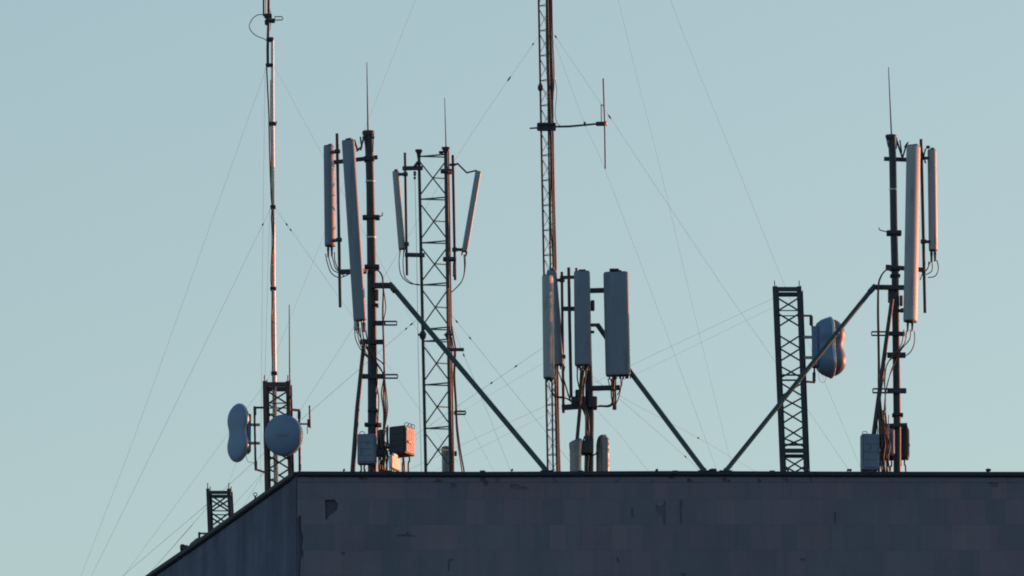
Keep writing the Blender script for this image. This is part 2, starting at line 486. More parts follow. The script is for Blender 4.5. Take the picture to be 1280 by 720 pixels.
for c in chips:
    xs_ = [q[0] for q in c]; ys_ = [q[1] for q in c]
    pm = prism_from_px(c, -.05, .026 if (max(xs_) - min(xs_)) * (max(ys_) - min(ys_)) >380 else .009)
    vs = [bm.verts.new(v) for v in pm.v]
    for f in pm.f: bm.faces.new([vs[i] for i in f])
bmesh.ops.remove_doubles(bm, verts=bm.verts, dist=1e-5); bmesh.ops.recalc_face_normals(bm, faces=bm.faces)
cm = bpy.data.meshes.new('tmpc'); bm.to_mesh(cm); bm.free()
co = bpy.data.objects.new('tmpc', cm); C.objects.link(co)
md = wo.modifiers.new('b', 'BOOLEAN'); md.operation = 'DIFFERENCE'; md.object = co; md.solver = 'EXACT'
bpy.context.view_layer.update()
ev = wo.evaluated_get(bpy.context.evaluated_depsgraph_get())
fm = bpy.data.meshes.new_from_object(ev)
bpy.data.objects.remove(co); bpy.data.objects.remove(wo)
fw = bpy.data.objects.new('front_wall', fm); C.objects.link(fw)
fw.parent = bl
dz = z0row
for v in fm.vertices: v.co -= Vector((0, 0, dz))
fw.location = Vector((0, 0, dz)) - Vector(bl.location)
fm.materials.clear(); fm.materials.append(tile); fm.materials.append(M['substrate']); fm.materials.append(surf('worn_stone', (.095, .105, .15), (.12, .13, .18), .9, 0, 6))
for p in fm.polygons:
    if p.center.y > .0005 and max(fm.vertices[i].co.y for i in p.vertices) < .06: p.material_index = 1 if max(fm.vertices[i].co.y for i in p.vertices) > .015 else 2
tag(fw, 'front wall of dull stone tiles with chipped and missing pieces')

# side wall: straight slab from the corner going back to the left
nrm = Vector((sd.y, -sd.x, 0)); nrm = -nrm if nrm.x > 0 else nrm      # outward (to the left)
m = MB()
inn = -nrm * .25
kq = K + Vector((.0, .003, 0))
m.loft([[Vector((q.x, q.y, z)) for q in (kq, SB, SB + inn, kq + inn + sd * .05)] for z in (0, ZW)], True, False)
M['conc'] = wall_concrete()
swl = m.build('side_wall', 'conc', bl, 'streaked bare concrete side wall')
# narrow lighter corner strip of concrete on the side wall
m = MB()
m.loft([[Vector((q.x, q.y, z)) for q in (K + nrm * .012 + sd * .01, K + nrm * .012 + sd * .22, K + nrm * .002 + sd * .22, K + nrm * .002 + sd * .01)] for z in (0, ZW - .01)], True, False)
m.build('corner_strip', 'conc', bl)
# roof, rear and right walls
rear = [SB + inn, Vector((XR, SB.y, 0)), Vector((XR, .25, 0)), K + inn + Vector((.1, .25, 0))]
m = MB(); m.loft([[Vector((q.x, q.y, z)) for q in rear] for z in (ZROOF - .25, ZROOF)], True, False)
m.build('flat_roof', 'roof', bl)
m = MB()
m.loft([[Vector((q[0], q[1], z)) for q in ((XR, .26), (XR, SB.y), (XR - .25, SB.y), (XR - .25, .26))] for z in (0, ZW)], True, False)
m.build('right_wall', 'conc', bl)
m = MB()
m.loft([[Vector((q[0], q[1], z)) for q in ((SB.x + .3, SB.y), (XR, SB.y), (XR, SB.y + .25), (SB.x + .3, SB.y + .25))] for z in (0, ZW)], True, False)
m.build('rear_wall', 'conc', bl)
# metal coping: slightly uneven strips with a thin drip edge
def coping(A, Bp, out, name, seed, zvar):
    rnd = random.Random(seed); m = MB(); n = int((Bp - A).length / 2.4) + 1; d = (Bp - A) / n
    prev = rnd.uniform(-1, 1) * zvar
    for i in range(n):
        a = A + d * i; b = A + d * (i + 1) 
        z1 = rnd.uniform(-1, 1) * zvar
        def ring(q, dz):
            return [q + out * .045 + Vector((0, 0, -.045 + dz)), q + out * .052 + Vector((0, 0, dz - .002)), q - out * .30 + Vector((0, 0, dz + .006)), q - out * .30 + Vector((0, 0, dz - .03)), q + out * .02 + Vector((0, 0, dz - .03)), q + out * .02 + Vector((0, 0, dz - .065))]
        m.loft([ring(a, prev), ring(b, z1)], True, False); prev = z1
    return m.build(name, 'flash', bl)
coping(Vector((K.x, 0, ZTOP)), Vector((XR, 0, ZTOP)), Vector((0, -1, 0)), 'parapet_coping', 4, .018)
coping(Vector((K.x, 0, ZTOP)) + sd * .03, Vector((SB.x, SB.y, ZTOP)), nrm, 'parapet_coping', 9, .008)
m = MB(); m.bar(Vector((K.x + .03, -.003, ZTOP - .105)), Vector((XR, -.003, ZTOP - .105)), .07, .006); m.build('render_band', 'band', bl)
m = MB(); x = K.x + 1.15
rnd = random.Random(2)
while x < XR - .5:
    m.box(Vector((x, -.035, ZTOP - .020)), .07, .045, .040, rnd.uniform(-.05, .05), .004)
    m.build('flashing_clip', 'flash', bl); m = MB(); x += 1.2 * rnd.choice((1, 1, 2)) + rnd.uniform(-.05, .05)
# lumps of sealant and bolts on the coping
m = MB()
for x, w in ((892, .07), (888, .03), (1063, .03), (1060, .02), (1235, .05), (1237, .03), (985, .02), (1009, .03), (430, .02), (640, .02), (821, .03)):
    m.box(P(x, 587.6, .06), w, .05, .035 if w > .03 else .03, .3, .008)
m.build('sealant_lump', 'flash', bl)

# lower wing behind on the left (below the picture; the long guys are tied to its roof)
ZWING = ZTOP - 3.6
wb = [Vector((SB.x - 8, 9, 0)), K + sd * 9.3 + nrm * .02, K + sd * 34 + nrm * .02, Vector((SB.x - 8, 34, 0))]
m = MB(); m.loft([[Vector((q.x, q.y, z)) for q in wb] for z in (0, ZWING)], True, False)
m.build('lower_wing', 'conc', bl)

# little fixtures on the side parapet
def side_at(px, back=-.01):
    """point on the side parapet top under photo column px"""
    q = P(px, 600, 0); t = 0
    # solve for distance along wall
    lo, hi = 0.0, 12.0
    for _ in range(40):
        mid = (lo + hi) / 2; w = K + sd * mid
        dx = (w.x - CAM.x) / ((w - CAM).dot(FWD)) * FPX + 640
        if dx > px: lo = mid
        else: hi = mid
    return K + sd * lo - nrm * back
T = thing('parapet_bracket', 'small dark steel bracket on the sloping left parapet below the little tower', 'bracket', side_at(253))
q = side_at(250); q2 = side_at(260)
MB().bar(q + Vector((0, 0, -.05)), q + Vector((0, 0, .10)), .03, .03).build('post', 'steel', T)
MB().bar(q + Vector((-.015, 0, .085)), q + Vector((.16, 0, .085)), .018, .03).build('rail', 'steel', T)
MB().bar(side_at(240) + Vector((0, 0, 0)), q + Vector((-.015, 0, .0)), .05, .04).build('stay', 'steel', T)
q = side_at(231)
T = thing('cable_box', 'low dark box lying on the left parapet near the lower end of the slope', 'box', q)
MB().box(q + Vector((0, 0, .03)), .10, .2, .055, 0, .006).build('case', 'steel', T)
MB().box(q + Vector((-.02, 0, .065)), .05, .12, .02, 0, .004).build('lid', 'steel', T)
q = side_at(320)
T = thing('guy_anchor', 'small anchor eye standing on the left parapet between the two square towers', 'anchor', q)
MB().tube([q + Vector((0, 0, -.05)), q + Vector((0, 0, .06))], .012, 8).build('bolt', 'steel', T)
rr = .022; c = q + Vector((0, 0, .075))
MB().tube([c + Vector((math.cos(a) * rr, 0, math.sin(a) * rr)) for a in [i * math.pi / 6 for i in range(13)]], .006, 6).build('eye', 'steel', T)

# ------------------------------------------------------------------ FAR LEFT: square tower with the slim guyed pole
Y0 = 1.95
xs = []
for i, yc in enumerate((497, 513, 524, 540, 551, 567, 578, 594, 606)):
    xs.append((yc, 9, i % 2))
square_tower('dark square lattice tower at the building corner carrying the round dish', (332.5, 479), (335, 612), (360.8, 479), (363.8, 600), Y0, .28, .044, xs, ((483.5, .06), (507, .015), (560, .015)), mat='rusty')
T = thing('guyed_pole', 'tall slim silvery pole held by guys rising through the left lattice tower', 'pole', Vector((P(345, 612, Y0).x, Y0, ZROOF)))
pole(T, 'lower_tube', [(340.4, 50), (340.8, 160), (341.3, 259), (341.6, 361), (342.6, 467), (345, 600)], Y0, [.019, .021, .024, .027, .029, .030], 'pole', True, 20)
pole(T, 'upper_tube', [(335.8, -40), (335.6, 24), (334.6, 60), (334.8, 84)], Y0 - .02, [.017, .017, .018, .017], 'steel')
pole(T, 'top_antenna', [(329.5, -40), (329.6, 20)], Y0 - .02, .012, 'steel')
pole(T, 'top_antenna', [(332.2, -40), (332.6, 20)], Y0 + .03, .009, 'pole')
for (x, y, w, h) in ((335, 20, .10, .05), (338, 26, .12, .045), (334, 28, .06, .06), (337.5, 49.5, .09, .05), (337, 81.5, .10, .035), (340, 155, .09, .045), (341.2, 259, .065, .05), (341.5, 361, .075, .045), (342.7, 467, .075, .05)):
    clamp(T, x, y, Y0, w, h, .09)
m = MB(); m.bar(P(344.5, 157, Y0), P(345.5, 152, Y0), .015, .02); m.build('hook', 'steel', T)
cable(T, 'ring_cable', [(331, 18.5), (323, 18.5), (316, 23), (311.8, 32), (314, 39), (321, 45), (330, 48.5), (333.5, 51)], Y0, .0055)
m = MB(); m.tube([P(x, y, Y0 - .03) for x, y in ((340, 25), (343.5, 25), (352, 25), (354, 23), (352, 20.8), (343.5, 20.8), (343.5, 27))], .007, 6); m.build('loop_antenna', 'cable', T)
m = MB(); m.tube([P(336.5, 8, Y0), P(339.5, 22, Y0), P(338, 38, Y0)], .007, 6); m.build('thin_stay', 'pole', T)
cable(T, 'coax_cable', [(333.2, 82), (334.5, 110), (336.2, 145), (336.5, 165), (337.4, 200), (338.2, 225), (340, 255), (339.4, 275), (341.6, 300), (339.6, 320), (338.8, 350), (341, 372), (339.6, 400), (340.2, 440), (341.8, 480), (343.5, 540), (344, 590)], Y0 - .055, .009, 'cable', True)
cable(T, 'coax_cable', [(338.5, 100), (338.6, 160), (339.4, 190), (338.6, 240), (341.5, 270), (342.5, 290), (341, 330), (340.5, 385), (341.2, 420), (341.5, 465), (343, 520), (344.5, 590)], Y0 - .04, .008, 'redcable', True)
cable(T, 'halyard', [(331.5, 84), (329, 260), (327.5, 400), (326, 560), (326, 606)], Y0 + .1, .0015, 'wire')
cable(T, 'halyard', [(337, 262), (331, 480), (329, 560)], Y0 + .1, .0015, 'wire')

T = thing('whip_antenna', 'thin upright rod antenna fixed on the right leg of the corner lattice tower', 'antenna', P(362.4, 540, Y0 - .2), 'thin rod antennas')
pole(T, 'rod', [(361.6, 381), (362.2, 500), (362.6, 540)], Y0 - .2, [.006, .010, .011], 'redcable', False, 10)
clamp(T, 362.4, 497, Y0 - .17, .05, .03, .10)
clamp(T, 362.6, 530, Y0 - .17, .05, .03, .10)

# ---- twin-lobed antennas
def twin(label, c, Y, nx, hgt, wid, df, db, lean, group, rim=.03, wst=.82, mat='dish', flange=1.03, cone=.985, rexp=.8, dpow=1.0):
    """figure-eight drum: nx = unit facing direction in plan; lofted from sections up its height"""
    cen = P(c[0], c[1], Y); T = thing('twin_lobe_antenna', label, 'antenna', cen, group)
    n = Vector((nx[0], nx[1], 0)).normalized(); s = Vector((-n.y, n.x, 0)); up = Vector((lean, 0, 1)).normalized()
    rl = hgt * .27; cz = hgt / 2 - rl
    def half(v):
        d = abs(v) - cz
        circ = math.sqrt(max(0, rl * rl - d * d)) * (wid / 2) / rl
        flat = wid / 2 * wst if abs(v) < cz else 0
        if flat and circ < flat * 1.12:                    # soft shoulder between the lobes and the waist
            t = max(0, min(1, (circ / flat - .6) / .52)); wv = flat * (1 + .12 * t ** 3)
        else: wv = circ
        return max(wv, .0005)
    N = 40; K2 = 14
    vs = [-math.cos(math.pi * i / N) * hgt / 2 for i in range(N + 1)]
    def shell(D, sign, exp, off, smooth=True):
        rings = []
        for v in vs:
            w = half(v); r = []
            for j in range(K2 + 1):
                t = math.pi * j / K2
                dep = D * (math.sin(t) ** exp) * (w / (wid / 2)) ** dpow
                r.append(cen + up * (v * cone) + s * (w * cone * math.cos(t)) + n * (sign * (off + dep)))
            rings.append(r)
        return MB().loft(rings, False, smooth)
    shell(df, 1, rexp, rim / 2).build('radome', mat, T)
    def outl(k, off, kz=None):
        kz = kz or k; o = [cen + up * (v * kz) + s * (half(v) * k) + n * off for v in vs] + [cen + up * (v * kz) - s * (half(v) * k) + n * off for v in vs[::-1][1:-1]]
        return o
    MB().loft([outl(1, -rim / 2), outl(.97, -rim / 2 - db * .2, .98), outl(.88, -rim / 2 - db * .65, .91), outl(.76, -rim / 2 - db, .80)]).build('back_shell', 'dish', T)
    MB().loft([outl(.98, -rim / 2), outl(flange, -rim * .3), outl(flange, rim * .05), outl((flange + cone) / 2, rim * .4), outl(cone * .97, rim / 2)], True, True, False).build('rim', 'pole', T)
    return T, cen, n, s, up

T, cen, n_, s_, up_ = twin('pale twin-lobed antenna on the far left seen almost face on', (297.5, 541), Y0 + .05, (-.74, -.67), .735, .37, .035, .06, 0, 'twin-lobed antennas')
m = MB(); c = P(309, 542.5, Y0 + .05); m.box(c, .075, .16, .50, .2, .012); m.build('mounting_plate', 'dish', T)
for y in (531, 554): hbar(T, 'mounting_arm', 310, y, 325, y, Y0 + .02, .030, .04, 'galv')
pole(T, 'bracket_pipe', [(318, 508), (319.5, 588)], Y0, .014, 'steel')
hbar(T, 'support_arm', 317, 509.5, 332, 509.5, Y0, .02, .04)
hbar(T, 'support_arm', 319, 586.5, 333, 591, Y0, .02, .04, 'red')  # lower arm coloured red to stand for sunlight on it
m = MB(); m.box(P(318.8, 514, Y0), .035, .05, .10, 0, .006); m.box(P(319.8, 581, Y0), .035, .05, .10, 0, .006); m.build('clamp', 'steel', T)
cable(T, 'cable', [(307, 568), (310, 577), (316, 578), (319, 583)], Y0 - .02, .003)

T = thing('round_dish', 'round blue-grey drum dish facing the viewer on the corner lattice tower', 'dish', P(353.5, 544, Y0 - .45))
cen = P(353.5, 544, Y0 - .42); yaw = R(-14)
n = Vector((math.sin(yaw), -math.cos(yaw), -.10)).normalized(); s = Vector((math.cos(yaw), math.sin(yaw), 0)); u = s.cross(n) * -1
def disc_ring(r, off, ey=1.06): return [cen + s * (math.cos(2 * math.pi * k / 48) * r * .93) + u * (math.sin(2 * math.pi * k / 48) * r * 1.02) + n * off for k in range(48)]
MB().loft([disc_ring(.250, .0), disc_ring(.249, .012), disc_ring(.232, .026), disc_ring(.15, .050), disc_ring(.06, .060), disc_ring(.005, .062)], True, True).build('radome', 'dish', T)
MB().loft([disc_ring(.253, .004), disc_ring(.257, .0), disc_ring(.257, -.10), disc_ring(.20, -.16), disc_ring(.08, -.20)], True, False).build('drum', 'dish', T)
m = MB(); m.tube([cen + n * .055, cen + n * .068], .022, 16); m.bar(cen + n * .063 - s * .06, cen + n * .063 + s * .075, .022, .012, n); m.build('centre_badge', 'box', T)
m = MB(); m.tube([cen - n * .18, cen - n * .36], .045, 12); m.box(cen - n * .30, .14, .08, .18, yaw, .01); m.build('mount', 'steel', T)

T = thing('stub_antenna', 'short upright stub antenna on a bracket with a red-lit end right of the round dish', 'antenna', P(374, 588, Y0 - .1), 'thin rod antennas')
pole(T, 'bracket_pipe', [(374, 513), (374.8, 592)], Y0 - .1, .016, 'redcable', True)
hbar(T, 'support_arm', 363, 512, 375, 513, Y0 - .1, .025, .04, 'red')  # sunlit arm, the red light is painted on
m = MB(); m.box(P(374, 519, Y0 - .1), .04, .05, .10, 0, .006); m.box(P(374.8, 584, Y0 - .1), .035, .05, .08, 0, .006); m.build('clamp', 'steel', T)
hbar(T, 'boom', 375, 530, 386, 530, Y0 - .12, .018, .02)
pole(T, 'rod', [(386.8, 507), (387.6, 535)], Y0 - .12, .011, 'redcable', False, 8)
m = MB(); m.box(P(385.5, 529, Y0 - .12), .03, .03, .10, 0, .005); m.bar(P(384, 534, Y0 - .12), P(384.3, 542, Y0 - .12), .010, .01); m.build('coil_box', 'steel', T)

# small tower further back on the side
Y1 = 4.35
square_tower('smallest square lattice tower standing low behind the sloping left parapet', (261.5, 613), (263.5, 664), (287.0, 613), (289, 650), Y1, .24, .038, [(627, 9, 0), (632, 8, 1), (649, 9, 0), (655, 9, 1), (668, 9, 0)], ((618, .045), (641, .014)))

# ------------------------------------------------------------------ LEFT MAST
YM = 1.6
T = thing('antenna_mast', 'dark tubular mast on the left with an orange-lit cabinet at its foot', 'mast', Vector((P(465.5, 590, YM).x, YM, ZROOF)), 'tubular antenna masts')
pole(T, 'pole', [(460.8, 166), (462, 200), (463, 240), (464.5, 330), (465.3, 430), (465.5, 588)], YM, [.056, .052, .052, .058, .058, .057], 'steel', True, 24)
pole(T, 'lightning_rod', [(458.6, 78), (460, 165)], YM, [.005, .011], 'redcable', False, 8)
m = MB(); a = P(460.6, 164, YM); b = P(460.7, 171, YM)
m.tube([a, a - Vector((0, 0, .02)), b], [.075, .082, .062], 20)
m.bar(P(467, 167, YM - .05), P(466, 190, YM - .05), .012, .015); m.bar(P(454, 167, YM - .05), P(457, 184, YM - .05), .012, .015)
m.tube([P(468, 172, YM - .03), P(453, 172, YM - .03)], .016, 8)
m.build('cap', 'steel', T)
for y, x in ((227, 462.8), (297, 464)):
    c = P(x, y, YM); MB().tube([c + Vector((0, 0, -.007)), c + Vector((0, 0, .007))], .0605, 24).build('steel_band', 'pole', T)
hbar(T, 'cross_arm', 417, 203, 472, 196.5, YM + .10, .045, .05)
hbar(T, 'cross_arm', 424, 340, 458, 339, YM + .10, .055, .06)
clamp(T, 464, 272, YM, .22, .045, .15); clamp(T, 465, 334, YM, .19, .045, .16); clamp(T, 461.5, 199, YM, .13, .06, .15)
MB().tube(smooth_path([P(472, 272.5, YM), P(476, 270, YM), P(478, 269, YM), P(478, 265.5, YM)], 4), .007, 6).build('hook', 'steel', T)
m = MB(); m.bar(P(464, 357, YM - .08), P(490.5, 357, YM - .10), .065, .06); m.build('brace_arm', 'steel', T)
m = MB(); m.tube([P(487, 355, YM - .10), P(494, 364, YM - .15)], .038, 10)
m.tube([P(489.5, 357, YM - .10), P(683.5, 589, .10)], .033, 12); m.build('brace', 'bluesteel', T, 'long diagonal brace running down right to the parapet')
for (x, y, w) in ((470, 382, .06), (466, 514, .13), (464, 531, .17)): clamp(T, x, y, YM, w, .035, .15)
MB().box(P(474.5, 531.5, YM - .03), .05, .08, .05, 0, .006).build('red_tinted_clamp', 'red', T)  # sunlit clamp, the sun's red is part of its colour
m = MB(); m.box(P(471, 369, YM - .02), .045, .09, .14, 0, .01); m.build('junction_box', 'redcable', T)
open_frame(T, 'cable_rung', 468, 496, 404, YM - .06, .055, .011, .05, xs=482)
hbar(T, 'cable_rung', 450, 427.5, 480, 427.5, YM - .06, .055, .05)
open_frame(T, 'cable_rung', 452, 497, 470.5, YM - .06, .055, .012, .05, xs=482)
pole(T, 'stay_leg', [(455.5, 424), (446.5, 512), (440.8, 590)], YM - .2, [.026, .029, .031], 'steel', True)
rnd = random.Random(3)
for k in range(4):
    o = rnd.uniform(-1.2, 1.2)
    cable(T, 'feeder_cable', [(466, 336 + k), (473, 338.5), (478 + o * .6, 346), (479.4 + o * .6, 362), (479 + o + (3 if k == 3 else 0), 385), (479 + o * .8, 404), (480 + o, 432 + 2 * k), (480.5 + o, 470), (480 + 2.4 * (k - 1.3), 492 + 3 * k), (482 + 1.6 * (k - 1.5), 515), (480 + o * 2, 545), (479 + 3 * (k - 1.5), 588)], YM - .10 - .02 * k, .0095 if k != 3 else .007, 'cable' if k in (0, 1) else 'redcable', True)
cable(T, 'feeder_cable', [(470, 430), (471, 480), (473.5, 500), (472, 540), (474, 588)], YM - .03, .008, 'redcable', True)
cable(T, 'feeder_cable', [(469.5, 440), (472.5, 470), (470.5, 500), (471.5, 528)], YM - .03, .006, 'pole')
for k, pts in enumerate(([(447, 405), (450, 420), (461, 440), (471, 455), (480, 468)], [(453, 405), (455, 425), (466, 446), (477, 463), (481, 476)], [(457, 412), (461, 432), (470, 447), (479, 455), (481, 466)])):
    cable(T, 'jumper_cable', pts, YM - .16 - .02 * k, .008, 'cable')
for k in range(7):
    x = 477 + 3.2 * k + rnd.uniform(-1, 1)
    cable(T, 'feeder_cable', [(478 + k, 540 + 4 * k), (x - 1, 562), (x + 1.5, 574), (x - .5, 590)], YM - .22 - .01 * k, .008, ('cable', 'redcable', 'cable')[k % 3], True)

def cabinet(label, c, Y, w, d, h, rz, mat='box', side=None, hoops=(), feet=0, group='equipment cabinets at the mast feet', name='equipment_cabinet', vents=False, glands=4, seam=False):
    cc = P(c[0], c[1], Y); T = thing(name, label, 'cabinet', cc - Vector((0, 0, h / 2)), group)
    MB().box(cc, w, d, h, rz, .008).build('case', mat, T)
    mm = Matrix.Rotation(rz, 3, 'Z')
    # door on the front, proud of the case
    f = cc + mm @ Vector((0, -d / 2 - .006, 0))
    g = cc + mm @ Vector((w / 2 + .005, 0, 0))
    m = MB(); m.box(g, .008, d * .8, h * .86, rz, .002)
    for k in range(4):
        m.box(g + mm @ Vector((.0025, (k - 1.5) * d * .17, 0)), .007, d * .03, h * .78, rz, 0)
    m.build('side_panel', side or mat, T)
    m = MB(); m.box(g + mm @ Vector((.012, -d * .1, -h * .07)), .01, d * .35, .03, rz, .002); m.build('latch', 'cable', T)
    m = MB().box(f, w * .86, .010, h * .88, rz, .003)
    for k in range(3): m.box(f + mm @ Vector((0, -.008, (k - 1) * h * .22)), w * .7, .008, .008, rz, 0)
    m.build('door', mat, T)
    for hx, hy in hoops:
        q = cc + mm @ Vector((hx, hy, h / 2))
        MB().tube([q + mm @ Vector((-.03, 0, -.005)), q + mm @ Vector((-.03, 0, .03)), q + mm @ Vector((-.015, 0, .042)), q + mm @ Vector((.015, 0, .042)), q + mm @ Vector((.03, 0, .03)), q + mm @ Vector((.03, 0, -.005))], .005, 6).build('handle', 'galv', T)
    for k in range(glands):
        u = (k - (glands - 1) / 2) / glands * w * .9
        q = cc + mm @ Vector((u, d * .15 * (-1) ** k, -h / 2))
        w2 = smooth_path([q + Vector((0, 0, .002)), q + Vector((.004 * (-1) ** k, 0, -.07)), q + Vector((-.012 * (-1) ** k, .02, -.16)), Vector((q.x + .02, q.y + .05, ZROOF))], 5)
        MB().tube(w2, .011, 8).build('gland_cable', 'cable' if k % 2 else 'redcable', T)
    return T
cabinet('grey-blue equipment cabinet in front of the foot of the left mast', (458.5, 562), YM - .30, .225, .14, .38, R(-6), 'box', None, [(-.06, 0)], glands=4)
cabinet('cabinet at the foot of the left mast with its right side lit orange', (502.5, 552), YM - .25, .235, .25, .36, R(-30), 'darkbox', 'box_pale_lit', [(.10, -.06), (.10, .02), (.10, .09)], glands=5)  # sunlit side and shaded front painted in as a pale and a dark tone
T = thing('junction_box', 'small pale box glowing orange in the sun beneath the lit cabinet', 'box', P(493, 588, YM - .45))
MB().box(P(493, 579, YM - .50), .05, .27, .17, R(-22), .012).build('case', 'radome_pale', T)
MB().box(P(493.5, 569.5, YM - .50), .03, .14, .05, R(-22), .01).build('lid', 'radome_pale', T)
# crowded cable entry between the two cabinets of the left mast
T = thing('splice_closure', 'black splice closure crowded by cables between the two left mast cabinets', 'closure', P(477, 575, YM - .2))
m = MB(); c = P(476.5, 548, YM - .2); m.tube([c + Vector((0, 0, .11)), c + Vector((0, 0, .09)), c - Vector((0, 0, .09)), c - Vector((0, 0, .13))], [.03, .045, .048, .052], 14); m.build('body', 'cable', T)
MB().box(P(474, 566, YM - .2), .12, .10, .10, R(12), .01).build('base', 'darkbox', T)
rnd = random.Random(21)
for k in range(9):
    x0 = 472 + 1.6 * k; x1 = x0 + rnd.uniform(-4, 5)
    cable(T, 'feeder_cable', [(x0, 538 + rnd.uniform(-8, 12)), (x0 + rnd.uniform(-2, 2), 553), (x1 + rnd.uniform(-3, 3), 568), (x1, 580), (x1 + rnd.uniform(-1, 1), 590)], YM - .16 - .016 * k, rnd.choice((.007, .009, .011)), 'cable' if k % 3 else 'redcable', True)

j1 = [[(407, 317), (409, 328), (414, 341), (424, 347), (436, 343)], [(410, 318), (413, 330), (417, 338), (426, 342)], [(414, 316), (417, 327), (420, 336), (430, 345)], [(418, 315), (418.5, 325), (421, 333), (424, 340)]]
panel('narrow grey panel antenna farthest left on the left mast, behind the long leaning one', (411, 183), (412.4, 307), YM + .35, .120, .135, R(-34), 'radome', ((421.3, 167), (425.3, 384), .020), Ypipe=YM + .24, conns=4, jumpers=j1, clampys=(.04, .93), conn_len=.14)
T = panel('long panel antenna leaning to the left in front of the left mast', (435, 176), (449.8, 400), YM - .42, .165, .105, R(-24), 'radome', None, conns=4, conn_len=.16)
m = MB()
m.bar(P(443, 175, YM - .36), P(446.5, 187, YM - .30), .022, .03); m.bar(P(446.5, 188, YM - .30), P(452, 184, YM - .15), .022, .03)
m.bar(P(451, 187, YM - .2), P(455, 170, YM - .08), .02, .03); m.bar(P(452, 183, YM - .2), P(450.5, 172, YM - .12), .02, .03)
m.build('tilt_arm', 'steel', T)
m = MB(); m.bar(P(452, 338, YM - .36), P(459, 338, YM - .03), .03, .05); m.build('lower_hinge', 'steel', T)
m = MB(); m.box(P(444.5, 407, YM - .42), .045, .05, .12, 0, .01); m.box(P(455, 409, YM - .42), .05, .05, .12, 0, .01); m.build('filter_box', 'conn', T)
for k in range(3): cable(T, 'jumper_cable', [(443 + 3.5 * k, 410), (445 + 3.5 * k, 425), (453 + 2 * k, 440), (463, 450)], YM - .38, .006)

# ------------------------------------------------------------------ THREE-LEGGED TOWER
Y2 = 3.0
def lx(y): return 523.6 + (532.2 - 523.6) * (y - 190) / 398
def rx(y): return 557.4 + (563.6 - 557.4) * (y - 190) / 398
T = thing('triangular_tower', 'wide three-legged lattice tower with X bracing between two splayed antennas', 'tower', Vector((P(548, 588, Y2).x, Y2, ZROOF)))
pole(T, 'leg', [(lx(189), 189), (lx(588), 588)], Y2, .020, 'steel', True)
pole(T, 'leg', [(rx(186), 186), (rx(588), 588)], Y2 - .22, .026, 'steel', True)
pole(T, 'leg', [(rx(189) + 2.2, 189), (rx(588) + 2.5, 588)], Y2 + .22, .022, 'steel', True)
ys = [195, 248.5, 303, 355.6, 411, 426, 480.5, 535, 588]
for a, b in zip(ys[:-1], ys[1:]):
    if b - a < 20: continue
    for Yb, sgn in ((Y2 - .22, 0), (Y2 + .22, 1)):
        if sgn: continue
        m = MB()
        m.bar(P(lx(a + 6), a + 6, Y2), P(rx(b - 4), b - 4, Yb), .016, .010); m.bar(P(lx(b - 4), b - 4, Y2 + .012), P(rx(a + 6), a + 6, Yb + .012), .016, .010)
        m.build('cross_brace', 'bluesteel', T)
    # rear faces
    m = MB()
    mid = (a + b) / 2
    m.bar(P((lx(mid) + rx(mid)) / 2 + 1, mid + .5, Y2 - .06), P(rx(mid) + 1, mid + 1.5, Y2 + .2), .014, .010)
    A = P(rx(a + 4), a + 4, Y2 - .2); B = P(rx(b - 4) + 2, b - 4, Y2 + .2); m.bar(A, B, .012, .012, (1, 0, 0))
    m.build('rear_brace', 'bluesteel', T)
for y in ys[:-1]:
    m = MB(); m.bar(P(lx(y) + 1, y + .6, Y2), P(rx(y) - 1, y - 2.0, Y2 - .2), .016, .012); m.bar(P(lx(y) + 1, y + .6, Y2 + .02), P(rx(y), y + 1.4, Y2 + .2), .014, .012)
    m.build('horizontal_strut', 'bluesteel', T)
for x, y, Yc, s in ((lx(190), 189.5, Y2, 1), (rx(187), 186.5, Y2 - .22, 1.15)):
    c = P(x, y, Yc); MB().tube([c + Vector((0, 0, .022)), c + Vector((0, 0, .012)), c + Vector((0, 0, -.03)), c + Vector((0, 0, -.08))], [.05 * s, .05 * s, .028 * s, .023], 14).build('leg_cap', 'steel', T)
for f in (lx, rx):
    c = P(f(419), 419, Y2 if f is lx else Y2 - .22)
    MB().tube([c + Vector((0, 0, .06)), c + Vector((0, 0, .02)), c + Vector((0, 0, -.02)), c + Vector((0, 0, -.06))], [.022, .045, .045, .022], 14).build('flange', 'steel', T)
    MB().bar(c + Vector((-.06, -.03, .0)), c + Vector((.045, -.03, .0)), .022, .03).build('flange_bolt', 'steel', T)
pole(T, 'lightning_rod', [(555.8, 122), (557.6, 186)], Y2 - .22, [.004, .008], 'steel', False, 8)
clamp(T, 551.5, 190.5, Y2 - .22, .05, .03, .06)
clamp(T, 558, 214, Y2 - .22, .15, .05, .08); MB().box(P(562.4, 215.5, Y2 - .25), .05, .05, .045, 0, .006).build('red_tinted_clamp', 'red', T)
hbar(T, 'cross_arm', 503, 210.5, 528.5, 210, Y2 - .02, .045, .06)
m = MB(); m.tube([P(518.5, 208, Y2 - .05), P(522, 203, Y2 - .05), P(526, 204, Y2 - .05)], .02, 8); m.box(P(518.5, 217, Y2 - .04), .035, .05, .06, 0, .008); m.tube([P(518.4, 221, Y2 - .04), P(518.4, 224, Y2 - .04)], .016, 10); m.build('pulley', 'steel', T)
cable(T, 'halyard', [(518.6, 224), (520.5, 300), (523, 450), (526, 560), (526.5, 588)], Y2 - .05, .0028, 'wire', True)
hbar(T, 'cross_arm', 506, 318.5, 531, 319, Y2 - .02, .045, .06)
clamp(T, 562, 324, Y2 - .2, .17, .05, .08)
hbar(T, 'cable_bracket', 564, 437, 580, 437, Y2 - .24, .035, .05)
open_frame(T, 'cable_bracket', 568, 582, 516, Y2 - .24, .05, .014, .05)
